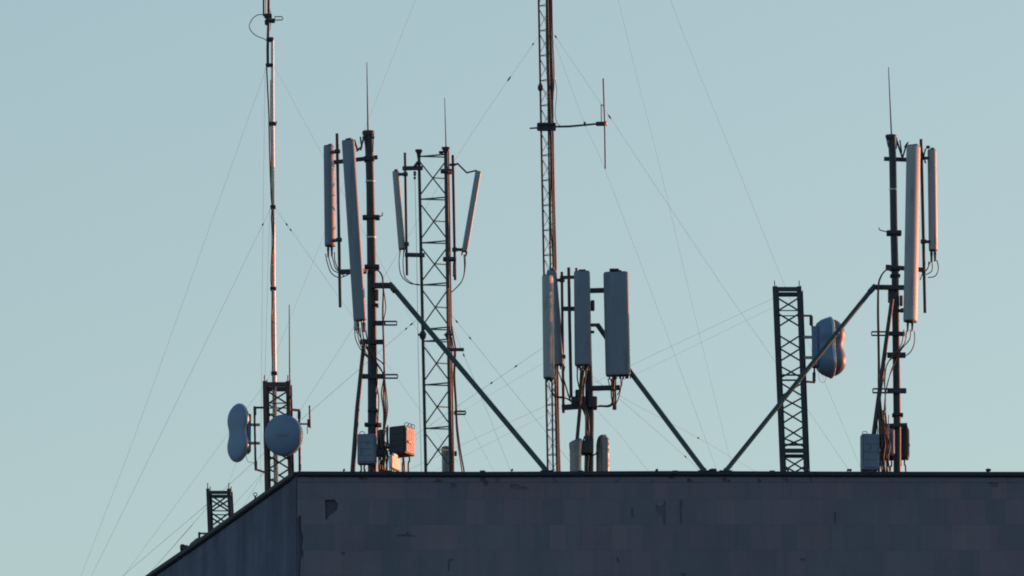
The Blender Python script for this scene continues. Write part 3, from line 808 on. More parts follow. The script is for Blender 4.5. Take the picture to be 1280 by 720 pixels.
MB().box(P(569.5, 567, Y2 - .25), .035, .06, .06, 0, .008).build('cable_clip', 'steel', T)
cable(T, 'feeder_cable', [(564.5, 408), (567.5, 425), (569.5, 440), (568.5, 470), (570.5, 505), (571.5, 530), (575, 560), (580, 588)], Y2 - .26, .010, 'cable', True)
cable(T, 'feeder_cable', [(563, 410), (566, 430), (568, 445), (567, 472), (569, 500), (570.5, 535), (573.5, 562), (577.5, 588)], Y2 - .22, .008, 'redcable', True)
cable(T, 'feeder_cable', [(560, 360), (560.5, 420), (562.5, 480), (564.5, 540), (566, 588)], Y2 - .28, .008, 'redcable', True)

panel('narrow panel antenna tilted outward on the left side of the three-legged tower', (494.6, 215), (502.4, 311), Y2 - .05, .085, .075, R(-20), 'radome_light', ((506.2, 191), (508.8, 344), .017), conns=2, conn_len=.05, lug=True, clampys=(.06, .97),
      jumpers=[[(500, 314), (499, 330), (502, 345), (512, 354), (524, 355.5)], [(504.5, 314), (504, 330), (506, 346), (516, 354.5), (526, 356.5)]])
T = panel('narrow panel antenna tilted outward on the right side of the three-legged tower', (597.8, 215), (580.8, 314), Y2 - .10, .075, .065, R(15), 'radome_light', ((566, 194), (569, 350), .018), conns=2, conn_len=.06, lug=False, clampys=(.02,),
          jumpers=[[(581.5, 318), (581.5, 335), (578, 350), (569, 361), (563, 366)], [(580, 318), (580.5, 338), (577, 352), (566, 364)]])
m = MB(); m.bar(P(567, 206, Y2 - .08), P(573, 204.5, Y2 - .1), .02, .03); m.bar(P(572, 204.5, Y2 - .1), P(583.5, 216, Y2 - .1), .017, .03); m.bar(P(583, 216, Y2 - .1), P(596, 213, Y2 - .1), .015, .03); m.build('tilt_arm', 'steel', T)
m = MB(); m.box(P(565.5, 206, Y2 - .10), .08, .05, .025, 0, .005); m.box(P(567.5, 337, Y2 - .12), .03, .06, .18, 0, .006); m.build('clamp', 'steel', T)

# ------------------------------------------------------------------ TALL SLENDER GUYED MAST
Y3 = 5.0
def l3(y): return 673.4 + (684.8 - 673.4) * (y / 588)
def r3(y): return 687.0 + (698.6 - 687.0) * (y / 588)
def m3(y): return 683.5 + (691.5 - 683.5) * (y / 588)
T = thing('guyed_lattice_mast', 'tallest mast, slender lattice rising out of the picture behind the centre panels', 'mast', Vector((P(692, 588, Y3).x, Y3, ZROOF)))
TOPY = -420
for f, Yl, r in ((l3, Y3 - .06, .014), (r3, Y3 - .06, .017), (m3, Y3 + .11, .012)):
    pole(T, 'leg', [(f(TOPY), TOPY), (f(588), 588)], Yl, r, 'steel', True, 12)
y = 7.5 - 31.2 * 14; k = 0
while y < 588:
    m = MB(); m.bar(P(l3(y), y, Y3 - .06), P(r3(y), y, Y3 - .06), .009, .006); m.bar(P(l3(y), y, Y3 - .06), P(m3(y), y - 2.5, Y3 + .11), .008, .006); m.bar(P(r3(y), y, Y3 - .06), P(m3(y), y - 2.5, Y3 + .11), .008, .006)
    yb = y + 31.2
    m.bar(P(l3(y), y + 3, Y3 - .06), P(r3(yb), yb - 3, Y3 - .06), .006, .005); m.bar(P(l3(yb), yb - 3, Y3 - .055), P(r3(y), y + 3, Y3 - .055), .006, .005)
    m.bar(P(l3(y), y + 3, Y3 - .06), P(m3(yb), yb - 5, Y3 + .11), .004, .004)
    m.build('lattice_bay', 'bluesteel', T); y += 31.2
for yy in (110,):
    for f, w in ((l3, .036), (r3, .040)):
        c = P(f(yy), yy, Y3 - .06)
        MB().tube([c + Vector((0, 0, .065)), c + Vector((0, 0, .018)), c + Vector((0, 0, -.018)), c + Vector((0, 0, -.045))], [.015, w, w, .015], 12).build('flange', 'steel', T)
rnd = random.Random(11)
for k in range(4):
    pts = []
    for yy in range(-400, 600, 45):
        o = rnd.uniform(-1.0, 1.0) if yy < 120 else rnd.uniform(-.45, .45)
        sp = (-4.4, -2.6, 1.8, 3.2)[k] if yy < 110 else (-2.6, -1.6, 1.4, .6)[k]
        if k == 0 and 120 < yy < 320: sp = -3.4 - .8 * math.sin(yy / 40)
        pts.append((r3(yy) + sp + o * .6, yy))
    cable(T, 'feeder_cable', pts, Y3 - .10 - .012 * k, (.010, .010, .009, .008)[k], ('cable', 'cable', 'redcable', 'cable')[k], True)
cable(T, 'jumper_cable', [(694, 100), (696, 115), (694, 140), (696, 153), (700, 157)], Y3 - .12, .004)

T = thing('dipole_antenna', 'upright dipole rod on a horizontal side arm of the tallest mast', 'antenna', P(693, 157, Y3 - .1))
m = MB(); m.box(P(683, 158.5, Y3 - .06), .245, .16, .085, 0, .012); m.bar(P(671.5, 155, Y3 - .16), P(695, 155, Y3 - .16), .02, .03); m.bar(P(671.5, 162, Y3 - .16), P(695, 162, Y3 - .16), .02, .03); m.build('clamp', 'steel', T)
pole(T, 'boom', [(662, 160.5), (690, 158.5), (712, 158), (757, 153.8)], Y3 - .1, [.010, .013, .014, .012], 'bluesteel', False, 10)
MB().box(P(750.5, 154.8, Y3 - .1), .12, .06, .05, 0, .008).build('feed_block', 'steel', T)
MB().box(P(757.5, 154.2, Y3 - .1), .028, .05, .055, R(-30), .006).build('end_cap', 'box_pale_lit', T)
pole(T, 'dipole_rod', [(754, 98), (755.8, 155), (756.6, 211)], Y3 - .13, .0095, 'redcable', False, 8)
pole(T, 'match_rod', [(751.6, 130), (751.8, 153)], Y3 - .13, .006, 'steel', False, 8)
m = MB(); m.bar(P(751, 131.5, Y3 - .13), P(755.5, 131.5, Y3 - .13), .008, .01); m.tube([P(731, 152.5, Y3 - .1), P(731, 157.5, Y3 - .1)], .016, 8); m.build('boom_clip', 'steel', T)

# ------------------------------------------------------------------ CENTRE MAST
Y4 = 1.35
T = thing('antenna_mast', 'short mast in the middle almost hidden behind its cluster of broad panels', 'mast', Vector((P(736, 588, Y4).x, Y4, ZROOF)), 'tubular antenna masts')
pole(T, 'pole', [(733, 345), (735.5, 450), (737, 520), (736, 588)], Y4, [.045, .045, .055, .058], 'steel', True, 24)
pole(T, 'stay_leg', [(730, 448), (724, 520), (720.5, 560)], Y4 - .15, [.020, .023, .024], 'steel', True)
hbar(T, 'cross_arm', 700, 347, 735, 346, Y4 + .08, .035, .05); hbar(T, 'cross_arm', 703, 386, 735, 386, Y4 + .08, .05, .05)
hbar(T, 'cross_arm', 732, 363.5, 772, 362.5, Y4 + .04, .055, .06); MB().box(P(740.8, 382, Y4), .05, .08, .13, 0, .008).build('clamp', 'steel', T)
hbar(T, 'cross_arm', 738, 485.5, 775, 484.5, Y4 - .02, .055, .07)
hbar(T, 'cross_arm', 702, 509.5, 738, 507, Y4 - .02, .06, .07)
m = MB(); m.box(P(740.5, 504, Y4 - .02), .12, .18, .15, 0, .012); m.box(P(724, 501, Y4 - .03), .20, .14, .09, 0, .012); m.box(P(724, 492, Y4 - .05), .10, .10, .09, 0, .01); m.build('arm_clamp', 'steel', T)
m = MB(); m.bar(P(736, 406.3, Y4 - .04), P(747.5, 406.3, Y4 - .05), .035, .05); m.build('brace_arm', 'redcable', T)
m = MB(); m.tube([P(746.5, 405.5, Y4 - .05), P(788, 465, Y4 - .12), P(880.5, 589, .10)], .032, 12); m.build('brace', 'bluesteel', T, 'diagonal brace from behind the right panel down to the parapet')
MB().box(P(740.5, 415, Y4 - .02), .05, .05, .03, 0, .006).build('clip', 'steel', T)
MB().box(P(733.5, 560, Y4 - .12), .155, .16, .17, 0, .012).build('splice_box', 'cable', T)
pole(T, 'mounting_pipe', [(711, 334.5), (712, 400), (714, 497)], Y4 + .02, .021, 'steel')
pole(T, 'mounting_pipe', [(720.3, 335), (721.5, 350), (723, 460)], Y4 - .12, .016, 'steel')
rnd = random.Random(5)
for k, pts in enumerate(([(722, 459), (722, 475), (728, 500), (733, 520), (732, 545)], [(728, 459), (730, 480), (727, 500), (733, 518), (735, 548)], [(734, 458), (730, 482), (730, 500), (735, 525), (733, 550)], [(726, 459), (725, 480), (724, 500), (731, 515), (736, 530), (735, 556)],
                         [(706, 458), (704, 470), (708, 485), (714, 502), (726, 508), (734, 525)], [(690, 478), (690, 488), (695, 496), (708, 498), (718, 505), (730, 510), (733, 540)], [(768, 475), (767, 490), (767, 502), (762, 508), (750, 508), (742, 509)], [(765, 473), (764, 492), (765, 503), (760, 507), (748, 507)],
                         [(731, 458), (728, 476), (726, 500), (724, 512)], [(714, 498), (720, 507), (729, 509), (735, 520), (736, 545)])):
    cable(T, 'feeder_cable', pts, Y4 - .16 - .012 * k, .009, ('cable', 'redcable', 'cable', 'cable', 'cable', 'cable', 'cable', 'cable', 'redcable', 'cable')[k])
cable(T, 'feeder_cable', [(731, 545), (728, 553), (722, 558), (724, 566)], Y4 - .2, .010)
cable(T, 'feeder_cable', [(734, 565), (741, 569), (746, 565), (748, 552), (750, 549)], Y4 - .1, .009)
cable(T, 'feeder_cable', [(735, 565), (733, 590)], Y4 - .13, .02, 'cable', True)

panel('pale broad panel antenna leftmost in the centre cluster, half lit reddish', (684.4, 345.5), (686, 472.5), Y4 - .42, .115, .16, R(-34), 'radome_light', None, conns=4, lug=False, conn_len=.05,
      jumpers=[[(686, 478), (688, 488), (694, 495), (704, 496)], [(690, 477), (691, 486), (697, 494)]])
panel('panel antenna leaning behind the leftmost pale panel of the centre cluster', (689.5, 338.5), (698.6, 455.5), Y4 + .10, .13, .08, R(-25), 'radome', ((702.4, 340), (704.4, 516), .019), conns=4, conn_len=.06, clampys=(.08, .9),
      jumpers=[[(696, 460), (700, 470), (703, 480)], [(692, 460), (694, 472), (690, 484)]])
panel('narrower upright panel antenna in the middle of the centre cluster', (727.4, 340), (728.4, 456), Y4 - .35, .205, .11, R(-8), 'radome', None, conns=5, lug=True, conn_len=.07)
T = panel('widest rectangular panel antenna on the right of the centre cluster', (769.7, 341), (772.6, 469), Y4 - .25, .315, .12, R(-4), 'radome', ((766.5, 350), (768.2, 512), .026), conns=6, conn_len=.05, Ypipe=Y4 - .08, clampys=(.1, .8),
          jumpers=[[(760, 473), (762, 482), (767, 492), (767, 505)], [(776, 473), (776, 485), (773, 498), (768, 508)], [(778, 472), (777, 482), (772, 494)], [(763, 473), (766, 484), (769, 490)]])
m = MB(); m.box(P(767.8, 337.5, Y4 - .25), .12, .06, .03, 0, .005); m.build('top_lug', 'steel', T)
m = MB()
for k in range(5): m.box(P(776 + 3 * k, 471.5, Y4 - .25), .015, .02, .035, 0, .003)
m.build('bottom_bolt', 'steel', T)

# vents
def vent(label, x, ytop, Y, r, slant, flare=1.12, group='metal vent pipes standing behind the parapet', bend=0):
    base = P(x, 588, Y); T = thing('vent_pipe', label, 'vent', Vector((base.x, Y, ZROOF)), group)
    top = P(x + bend, ytop, Y); seg = 24
    def ring(z, rr, sl=0, ox=0): return [Vector((base.x + ox + math.cos(2 * math.pi * k / seg) * rr, Y + math.sin(2 * math.pi * k / seg) * rr, z + sl * math.cos(2 * math.pi * k / seg))) for k in range(seg)]
    zt = top.z
    MB().loft([ring(ZROOF, r), ring(zt - .19, r), ring(zt - .17, r * 1.02), ring(zt - .10, r * 1.02)], cap=False).build('pipe', 'vent', T)
    MB().loft([ring(zt - .12, r * 1.05, 0), ring(zt - .06, r * flare, slant * .5, 0), ring(zt - .01, r * flare, slant, 0), ring(zt, r * .92, slant, 0), ring(zt + .008, r * .3, slant * .3, 0)], cap=True).build('cap', 'vent', T)
    m = MB(); m.loft([ring(zt - .20, r * 1.045), ring(zt - .185, r * 1.045)]); m.build('seam_band', 'galv', T)
    return T
vent('stout metal vent pipe with a slanted flared cap left of the centre mast foot', 719.5, 550.5, Y4 - .28, .073, .025, 1.12)
T = vent('rounded metal vent pipe on the right of the centre mast foot, its edge brightly sunlit', 756, 547, Y4 - .1, .055, -.008, 1.04)
m = MB(); m.tube(smooth_path([Vector((P(748.5, 590, Y4 + .05).x, Y4 + .05, ZROOF)), P(748.5, 570, Y4 + .05), P(748.6, 556, Y4 + .03), P(751, 547.5, Y4 - .02), P(756, 546.5, Y4 - .08)], 6), [.034] * 24 + [.036], 14); m.build('side_duct', 'vent', T)
vent('thin grey vent pipe half hidden behind the right leg of the three-legged tower', 557.8, 558.5, Y2 + .5, .055, 0, 1.15)

# ------------------------------------------------------------------ RIGHT SQUARE TOWER + TWIN ANTENNA
Y5 = 3.0
xs = [(380.5, 9, 0), (400, 9, 1), (427.5, 9, 0), (443.5, 9, 1), (465, 8, 0), (487, 9, 1), (504, 8, 0), (521, 9, 1), (541, 9, 0), (553, 6, 1), (580, 9, 0), (590, 8, 1)]
square_tower('tall black square lattice tower right of the middle holding a twin-lobed antenna', (969.8, 361), (979.2, 588), (999.4, 361), (1008.2, 588), Y5, .30, .056, xs, ((364.8, .06), (391.5, .013), (472, .022), (559, .03), (567, .05)))
T, cen, n_, s_, up_ = twin('twin-lobed antenna seen from the side with a bright sunlit rim', (1038.6, 434.5), Y5 - .1, (.97, .20), .78, .42, .165, .15, -.03, 'twin-lobed antennas', rim=.045, wst=.84, mat='radome_dark', flange=1.025, cone=.94, rexp=.8, dpow=1.15)
m = MB(); m.box(P(1019, 434, Y5 - .1), .085, .18, .52, 0, .012); m.build('mounting_plate', 'dish', T)
m = MB(); m.box(P(1026, 430, Y5 - .1), .06, .13, .16, 0, .012); m.build('radio_unit', 'box_pale_lit', T)
for y in (421.5, 447): hbar(T, 'mounting_arm', 1000, y, 1017, y, Y5 - .12, .030, .05, 'galv')
pole(T, 'bracket_pipe', [(1014.6, 396), (1018.6, 477)], Y5 - .05, .012, 'steel')
hbar(T, 'support_arm', 1003, 394.5, 1015, 394.8, Y5 - .05, .02, .04, 'red'); hbar(T, 'support_arm', 1007, 477, 1019, 478, Y5 - .05, .02, .04, 'red')
m = MB(); m.box(P(1014, 401, Y5 - .05), .045, .06, .12, 0, .008); m.box(P(1017.6, 471, Y5 - .05), .04, .06, .12, 0, .008); m.build('clamp', 'steel', T)
cable(T, 'cable', [(1023, 460), (1024, 474), (1030, 478), (1032, 470), (1027, 464)], Y5 - .12, .0025, 'conn')

# ------------------------------------------------------------------ RIGHT MAST
Y6 = 1.5
T = thing('antenna_mast', 'dark tubular mast farthest right with a bright sunlit right edge', 'mast', Vector((P(1121.5, 590, Y6).x, Y6, ZROOF)), 'tubular antenna masts')
pole(T, 'pole', [(1114.5, 171), (1116, 200), (1117.4, 290), (1119, 345), (1120.2, 430), (1121.5, 520), (1121.5, 588)], Y6, [.050, .046, .046, .047, .047, .048, .048], 'steel', True, 24)
pole(T, 'lightning_rod', [(1110.6, 84), (1114.4, 169)], Y6, [.005, .010], 'steel', False, 8)
m = MB(); a = P(1113.8, 169, Y6)
m.tube([a, a - Vector((0, 0, .02)), a - Vector((0, 0, .06))], [.070, .074, .055], 20)
m.bar(P(1107.5, 170, Y6 - .05), P(1110.5, 184, Y6 - .05), .014, .015); m.bar(P(1121, 172, Y6 - .05), P(1120.5, 186, Y6 - .05), .014, .015)
m.build('cap', 'steel', T)
c = P(1116.3, 237, Y6); MB().tube([c + Vector((0, 0, -.006)), c + Vector((0, 0, .006))], .0495, 24).build('steel_band', 'pole', T)
hbar(T, 'cross_arm', 1105, 198.5, 1152, 200.5, Y6 + .08, .045, .05); hbar(T, 'cross_arm', 1107, 333.5, 1156, 337.5, Y6 + .08, .05, .05)
clamp(T, 1117.5, 291.5, Y6, .19, .055, .14); clamp(T, 1119, 345, Y6, .13, .03, .14); clamp(T, 1118.5, 336, Y6, .13, .05, .14)
MB().tube(smooth_path([P(1110, 290, Y6), P(1103, 288.5, Y6), P(1099.3, 287, Y6), P(1098.8, 284.5, Y6)], 4), .007, 6).build('hook', 'steel', T)
MB().bar(P(1130, 359.5, Y6 - .06), P(1091, 359, Y6 - .08), .055, .06).build('brace_arm', 'steel', T)
m = MB(); m.tube([P(1094, 357.5, Y6 - .08), P(1087, 365, Y6 - .12)], .036, 10); m.tube([P(1092, 359, Y6 - .08), P(907, 589, .10)], .030, 12); m.build('brace', 'bluesteel', T, 'long diagonal brace running down left to the parapet')
m = MB(); m.tube([P(1116, 362, Y6), P(1116, 378, Y6)], .062, 20); m.build('sleeve', 'steel', T)
m = MB(); m.box(P(1126.5, 376, Y6 - .02), .04, .09, .13, 0, .01); m.box(P(1127.5, 388, Y6 - .02), .05, .08, .05, .3, .01); m.build('junction_box', 'redcable', T)
pole(T, 'stay_leg', [(1115, 374), (1106.5, 437), (1092, 545), (1088, 590)], Y6 - .17, [.026, .028, .030, .030], 'steel', True)
open_frame(T, 'cable_rung', 1089.5, 1112, 417, Y6 - .06, .055, .011, .05); hbar(T, 'cable_rung', 1112, 417, 1131, 417.5, Y6 - .06, .05, .05)
hbar(T, 'cable_rung', 1109, 444, 1132, 444, Y6 - .06, .065, .05)
open_frame(T, 'cable_rung', 1091, 1132, 488.5, Y6 - .06, .06, .012, .05, xs=None); hbar(T, 'cable_rung', 1109, 488.5, 1133, 488.5, Y6 - .065, .055, .045)
clamp(T, 1122, 519, Y6, .14, .04, .13); hbar(T, 'cross_arm', 1107, 532, 1134, 531, Y6 - .09, .04, .05)
rnd = random.Random(9)
for k in range(4):
    o = rnd.uniform(-1, 1)
    cable(T, 'feeder_cable', [(1114, 335 + k), (1107, 338), (1101 + o * .5, 346), (1098 + o * .6, 358), (1097.5 + o * .9, 390), (1098 + o, 417), (1098.5 + o, 450), (1099 + o * 1.3, 490), (1100 + 1.3 * (k - 1), 520), (1102 + 1.6 * (k - 1), 555), (1104 + o * 2, 588)], Y6 - .10 - .018 * k, .0085 if k else .0095, ('cable', 'redcable', 'cable', 'redcable')[k], True)
for k, pts in enumerate(([(1134, 412), (1131, 428), (1120, 444), (1109, 455), (1106, 480), (1107, 510), (1106, 545)], [(1138, 412), (1137, 424), (1126, 438), (1116, 460), (1108, 485), (1105, 520), (1108, 550)], [(1130, 412), (1126, 432), (1113, 448), (1105, 470), (1107, 500), (1103, 540)], [(1117, 455), (1112, 470), (1106, 500), (1108, 530), (1104, 560)])):
    cable(T, 'feeder_cable', pts + [(pts[-1][0], 588)], Y6 - .14 - .015 * k, .0065, ('cable', 'cable', 'redcable', 'redcable')[k], True)
for k in range(6):
    x = 1099 + 2.4 * k + rnd.uniform(-1, 1)
    cable(T, 'feeder_cable', [(1100 + 1.6 * k, 535 + 2 * k), (x + 1, 556), (x - 1, 572), (x + 1, 589)], Y6 - .24 - .01 * k, .009, ('cable', 'redcable')[k % 3 == 1], True)

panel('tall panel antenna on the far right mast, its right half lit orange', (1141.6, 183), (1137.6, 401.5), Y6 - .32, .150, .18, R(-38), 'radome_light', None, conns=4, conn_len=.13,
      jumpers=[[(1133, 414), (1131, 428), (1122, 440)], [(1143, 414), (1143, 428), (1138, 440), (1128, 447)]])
T = bpy.data.objects[-1] if False else None
T = panel('slim panel antenna at the far right edge of the mast group behind the tall one', (1164.8, 188), (1166.4, 312.5), Y6 + .25, .11, .095, R(-32), 'radome_light', ((1151.3, 174), (1156.3, 391), .020), conns=4, conn_len=.15, lug=True, Ypipe=Y6 + .22, clampys=(.08, .92),
          jumpers=[[(1161, 327), (1160, 335), (1154, 341), (1150, 350)], [(1165, 327), (1165, 338), (1158, 343), (1152, 344)], [(1171, 325), (1173, 336), (1169, 345), (1160, 347)], [(1163, 327), (1158, 338), (1152, 341)]])
m = MB(); m.bar(P(1153, 190, Y6 + .2), P(1157, 204, Y6 + .2), .018, .03); m.bar(P(1157, 186, Y6 + .2), P(1154, 198, Y6 + .2), .018, .03); m.box(P(1160, 184, Y6 + .22), .05, .05, .035, 0, .008); m.build('tilt_arm', 'steel', T)
T = thing('tilt_bracket', 'folded dark tilt bracket between the far right mast top and its tall panel', 'bracket', P(1128, 190, Y6 - .2))
m = MB(); m.bar(P(1121, 176, Y6 - .05), P(1128, 197, Y6 - .2), .022, .03); m.bar(P(1125, 176, Y6 - .1), P(1127, 190, Y6 - .2), .016, .03); m.build('rear_arm', 'steel', T)
m = MB(); m.bar(P(1128, 198, Y6 - .2), P(1133, 181, Y6 - .28), .020, .03); m.bar(P(1131, 184, Y6 - .26), P(1135, 178, Y6 - .3), .02, .03); m.build('front_arm', 'steel', T)

cabinet('pale blue-grey cabinet left of the far right mast foot', (1087, 566), Y6 - .25, .215, .16, .46, R(8), 'box', None, [(-.06, 0)], glands=0)
cabinet('dark cabinet mounted behind the foot of the far right mast', (1122.5, 554), Y6 + .16, .26, .14, .42, R(-8), 'darkbox', None, [], glands=4)
T = thing('radio_unit', 'dark rounded radio unit hanging between the two right cabinets', 'radio', P(1113, 560, Y6 - .12))
m = MB().box(P(1112, 553, Y6 - .12), .12, .12, .34, R(6), .02)
for k in range(5): m.box(P(1108 + 2.1 * k, 548, Y6 - .188), .006, .012, .16, R(6), 0)
m.build('case', 'box', T)

T = thing('splice_closure', 'black splice closure buried in cables left of the far right mast foot', 'closure', P(1105, 580, Y6 - .2))
m = MB(); c = P(1105, 562, Y6 - .2); m.tube([c + Vector((0, 0, .10)), c + Vector((0, 0, .085)), c - Vector((0, 0, .09)), c - Vector((0, 0, .13))], [.028, .042, .046, .05], 14); m.build('body', 'cable', T)
rnd = random.Random(31)
for k in range(9):
    x0 = 1097 + 1.7 * k; x1 = x0 + rnd.uniform(-3, 3)
    cable(T, 'feeder_cable', [(x0 + rnd.uniform(-2, 2), 515 + rnd.uniform(-6, 14)), (x0, 540), (x1 + rnd.uniform(-2, 2), 560), (x1, 575), (x1 + rnd.uniform(-1, 1), 590)], Y6 - .16 - .016 * k, rnd.choice((.006, .008, .010)), 'cable' if k % 3 else 'redcable', True)

# ------------------------------------------------------------------ GUY WIRES
def guy(label, pp, r=.0019, ins=(), roof=True, z=None, name='guy_wire'):
    w = path(pp)
    if roof: w = drop(w, z)
    if len(w) > 2: w = smooth_path(w, 8)
    T = thing(name, label, 'guy wire', w[-1], 'guy wires bracing the masts'); r *= .66
    MB().tube(w, r, 6).build('wire', 'wire', T)
    for (x, y, Y, l) in ins:
        # point on the polyline closest to that pixel
        best = None
        for a, b in zip(w[:-1], w[1:]):
            for i in range(41):
                q = a.lerp(b, i / 40); dd = q - CAM; dz_ = dd.dot(FWD)
                px_ = dd.x / dz_ * FPX + 640; py_ = 360 - dd.dot(UP) / dz_ * FPX
                e = (px_ - x) ** 2 + (py_ - y) ** 2
                if best is None or e < best[0]: best = (e, q, (b - a).normalized())
        _, q, t = best
        MB().tube([q - t * l, q - t * l * .5, q, q + t * l * .5, q + t * l], [.003, .009, .011, .009, .003], 8).build('insulator', 'insul', T)
    return T
wg = dict(z=ZWING)
guy('faint guy falling from the top of the slim left pole to the lower left corner', [(334, 82, Y0), (176, 524, 7), (102, 718, 9.2)], ins=(), **wg)
guy('guy from halfway up the slim left pole to the lower left', [(339, 259, Y0), (222, 500, 6), (116, 717, 9.2)], .0021, ins=((329, 281, 0, .03),), **wg)
guy('guy from the head of the corner tower passing behind the twin-lobed antenna', [(331, 480, Y0 + .15), (156, 718, 9.2)], .0018, **wg)
guy('long guy from the left leg of the three-legged tower down past the corner tower', [(525, 396, Y2), (384, 518, 4.0), (258, 631, 6.5), (158, 716, 9.2)], .0030, ins=((514, 405, 0, .03), (508, 411, 0, .02)), **wg)
guy('short guy from the corner tower foot to the parapet beside the little tower', [(366, 552, Y0 + .15), (328, 592, 2.5), (296, 627, 3.6)], .0024, roof=True)
guy('guy from the left leg of the smallest tower down to the lower left', [(259.5, 634, Y1), (198, 704, 6.9), (182, 722, 7.5)], .0028, **wg)
guy('slack thin line hanging from the left twin-lobed antenna to the smallest tower', [(296, 577, Y0), (288, 598, 3.0), (287, 606, 3.8), (289, 613, Y1)], .0014, roof=False)
guy('guy from high on the slim left pole falling right behind the left mast', [(342, 81, Y0), (401, 190, 3), (618, 590, 6.5)], .0019)
guy('guy from mid height of the slim left pole falling right behind the left mast', [(343, 259, Y0), (437, 390, 3), (580, 589, 5.5)], .0022, ins=((358, 281, 0, .025), (363, 288, 0, .02)))
guy('guy coming from above the picture and ending behind the corner tower', [(666, -380, Y3), (519, 0, 4.3), (466, 135, 4.0), (401, 303, 3.4), (350, 430, 2.6), (334, 478, Y0 + .2)], .0020, roof=False)
guy('guy from the tallest mast passing behind the three-legged tower to the left', [(672, 47, Y3 - .06), (575, 190, 4.8), (440, 412, 4.4), (386, 496, 4.2), (330, 590, 4.0)], .0022, ins=((636, 98, 0, .045), (666, 55, 0, .02)))
guy('guy from the right leg of the three-legged tower to the roof behind the tallest mast', [(563.5, 393, Y2 - .2), (567, 397, Y2 - .3), (680, 537, 3.6), (721, 588, 3.8)], .0026, ins=((571, 402, 0, .025), (587, 423, 0, .025)))
guy('steeper guy from the right leg of the three-legged tower to the parapet', [(564.5, 405, Y2 - .2), (579, 442, 2.9), (600, 492, 3.0), (638, 588, 3.3)], .0024, ins=((580, 444, 0, .025),))
guy('guy with two insulators rising right to the centre cluster of panels', [(706, 416, Y4 + .2), (573, 507, 3.2), (458, 586, 4.6)], .0024, ins=((645, 458, 0, .03), (614, 478, 0, .03)))
guy('fainter guy just below the one with two insulators left of the centre cluster', [(706, 438, Y4 + .2), (573, 517, 3.2), (455, 589, 4.6)], .0014)
guy('shallow guy from the top of the right square tower reaching far left', [(966, 373, Y5), (788, 457, 4.0), (680, 508, 4.8), (500, 592, 6.5)], .0019)
guy('second shallow guy from just below the top of the right square tower', [(967, 384, Y5), (940, 397, 3.2), (790, 470, 4.2), (680, 520, 5.0), (540, 590, 6.5)], .0014)
guy('guy with one insulator from the centre mast down to the brace foot', [(738, 468, Y4 + .1), (799, 520, 2.0), (857, 571, 2.8), (874, 588, 3.0)], .0023, ins=((857, 571, 0, .025),))
guy('shallower guy with one insulator right of the centre mast', [(736, 472, Y4 + .1), (800, 509, 2.2), (873, 547.5, 3.2), (944, 589, 4.2)], .0019, ins=((873, 547.5, 0, .025),))
guy('short steep guy right of the centre mast foot', [(739, 506, Y4 + .1), (773, 542, 2.0), (808, 586, 2.6)], .0019)
guy('long guy from the tallest mast across to the right behind the square tower', [(692, 42, Y3 - .06), (762, 146, 5.1), (898, 350, 5.6), (964, 445, 5.9), (1062, 589, 6.4)], .0021, ins=((762, 146, 0, .04), (695, 46, 0, .025)))
guy('guy from the tallest mast crossing its side arm and falling steeply', [(692, 50, Y3 - .06), (731, 155, 5.1), (757, 214, 5.2), (834, 418, 5.6), (896, 588, 6.1)], .0019)
guy('steep faint guy entering at the top edge right of the tallest mast', [(688, -390, Y3), (773, 0, 5.0), (824, 206, 5.4), (874, 417, 5.8), (916, 588, 6.3)], .0017)
guy('rightmost long guy entering at the top edge and passing behind the square tower', [(688, -400, Y3), (838, 0, 5.0), (920, 205, 5.4), (980, 355, 5.8), (1032, 480, 6.2), (1077, 588, 6.6)], .0019)

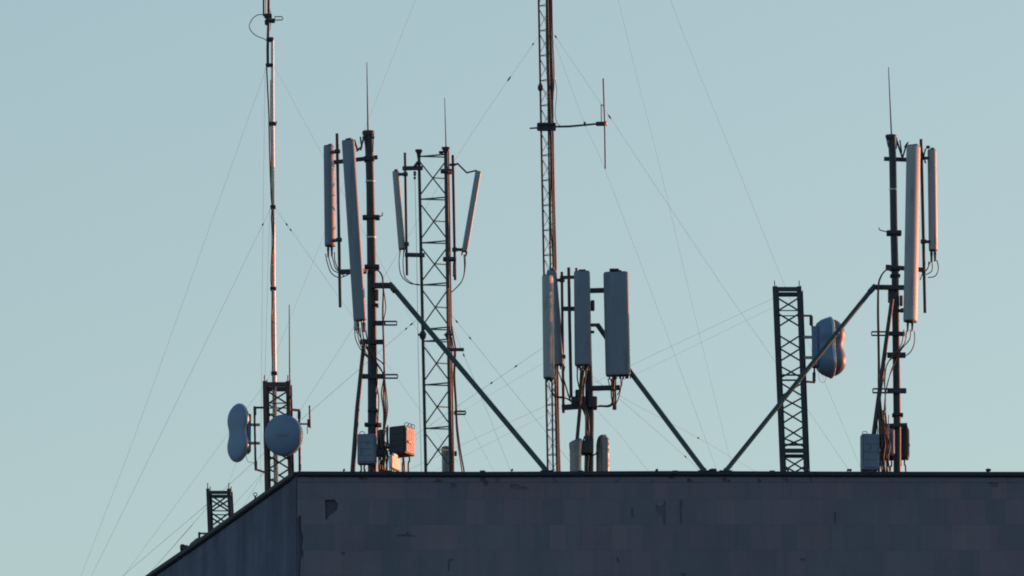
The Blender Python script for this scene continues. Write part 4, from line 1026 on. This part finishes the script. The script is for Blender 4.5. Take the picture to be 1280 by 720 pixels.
# feet of the three braces on the coping
for T, x in ((bl, 683.5), (bl, 880.5), (bl, 907)):
    c = P(x, 589, .10); m = MB(); m.box(Vector((c.x, .12, ZTOP + .018)), .16, .14, .014, 0, .003); m.box(Vector((c.x, .11, ZTOP + .035)), .05, .05, .05, 0, .006)
    m.build('brace_foot', 'steel', T)

# ------------------------------------------------------------------ GROUND
m = MB(); m.add([(-3000, -2000, 0), (3000, -2000, 0), (3000, 4000, 0), (-3000, 4000, 0)], [[0, 1, 2, 3]])
g = m.build('ground', 'ground', None, kind='structure'); g.location.z = -.01
tag(g, 'flat grey ground below')

# ------------------------------------------------------------------ LIGHT
SUN_EL = R(6.0); SUN_AZ = R(56.0)              # azimuth clockwise from +Y
sdir = Vector((math.sin(SUN_AZ) * math.cos(SUN_EL), math.cos(SUN_AZ) * math.cos(SUN_EL), math.sin(SUN_EL)))
W = bpy.data.worlds.new('World'); SC.world = W; W.use_nodes = True
nt = W.node_tree; bg = nt.nodes['Background']
sky = nt.nodes.new('ShaderNodeTexSky'); sky.sky_type = 'NISHITA'; sky.sun_disc = False
sky.sun_elevation = SUN_EL; sky.sun_rotation = SUN_AZ
sky.air_density = 1.07; sky.dust_density = 1.5; sky.ozone_density = 1.6; sky.altitude = 100
nt.links.new(sky.outputs[0], bg.inputs[0]); bg.inputs[1].default_value = .15
ld = bpy.data.lights.new('sun', 'SUN'); ld.energy = 2.7; ld.angle = R(.5); ld.color = (1.0, .28, .16)
lo = bpy.data.objects.new('sun', ld); C.objects.link(lo)
lo.rotation_euler = (-sdir).to_track_quat('-Z', 'Y').to_euler(); lo.location = (60, 20, 60)

# ------------------------------------------------------------------ CAMERA
cd = bpy.data.cameras.new('camera'); cam = bpy.data.objects.new('camera', cd); C.objects.link(cam)
cam.location = CAM; cam.rotation_euler = (R(90) + PITCH, 0, 0)
cd.sensor_width = 36; cd.lens = 36 * FPX / 1280; cd.clip_start = 1; cd.clip_end = 9000
SC.camera = cam
SC.view_settings.view_transform = 'Standard'; SC.view_settings.look = 'None'
SC.view_settings.exposure = 0.68; SC.view_settings.gamma = 1.0; SC.view_settings.use_curve_mapping = False
SC.cycles.filter_width = 1.9
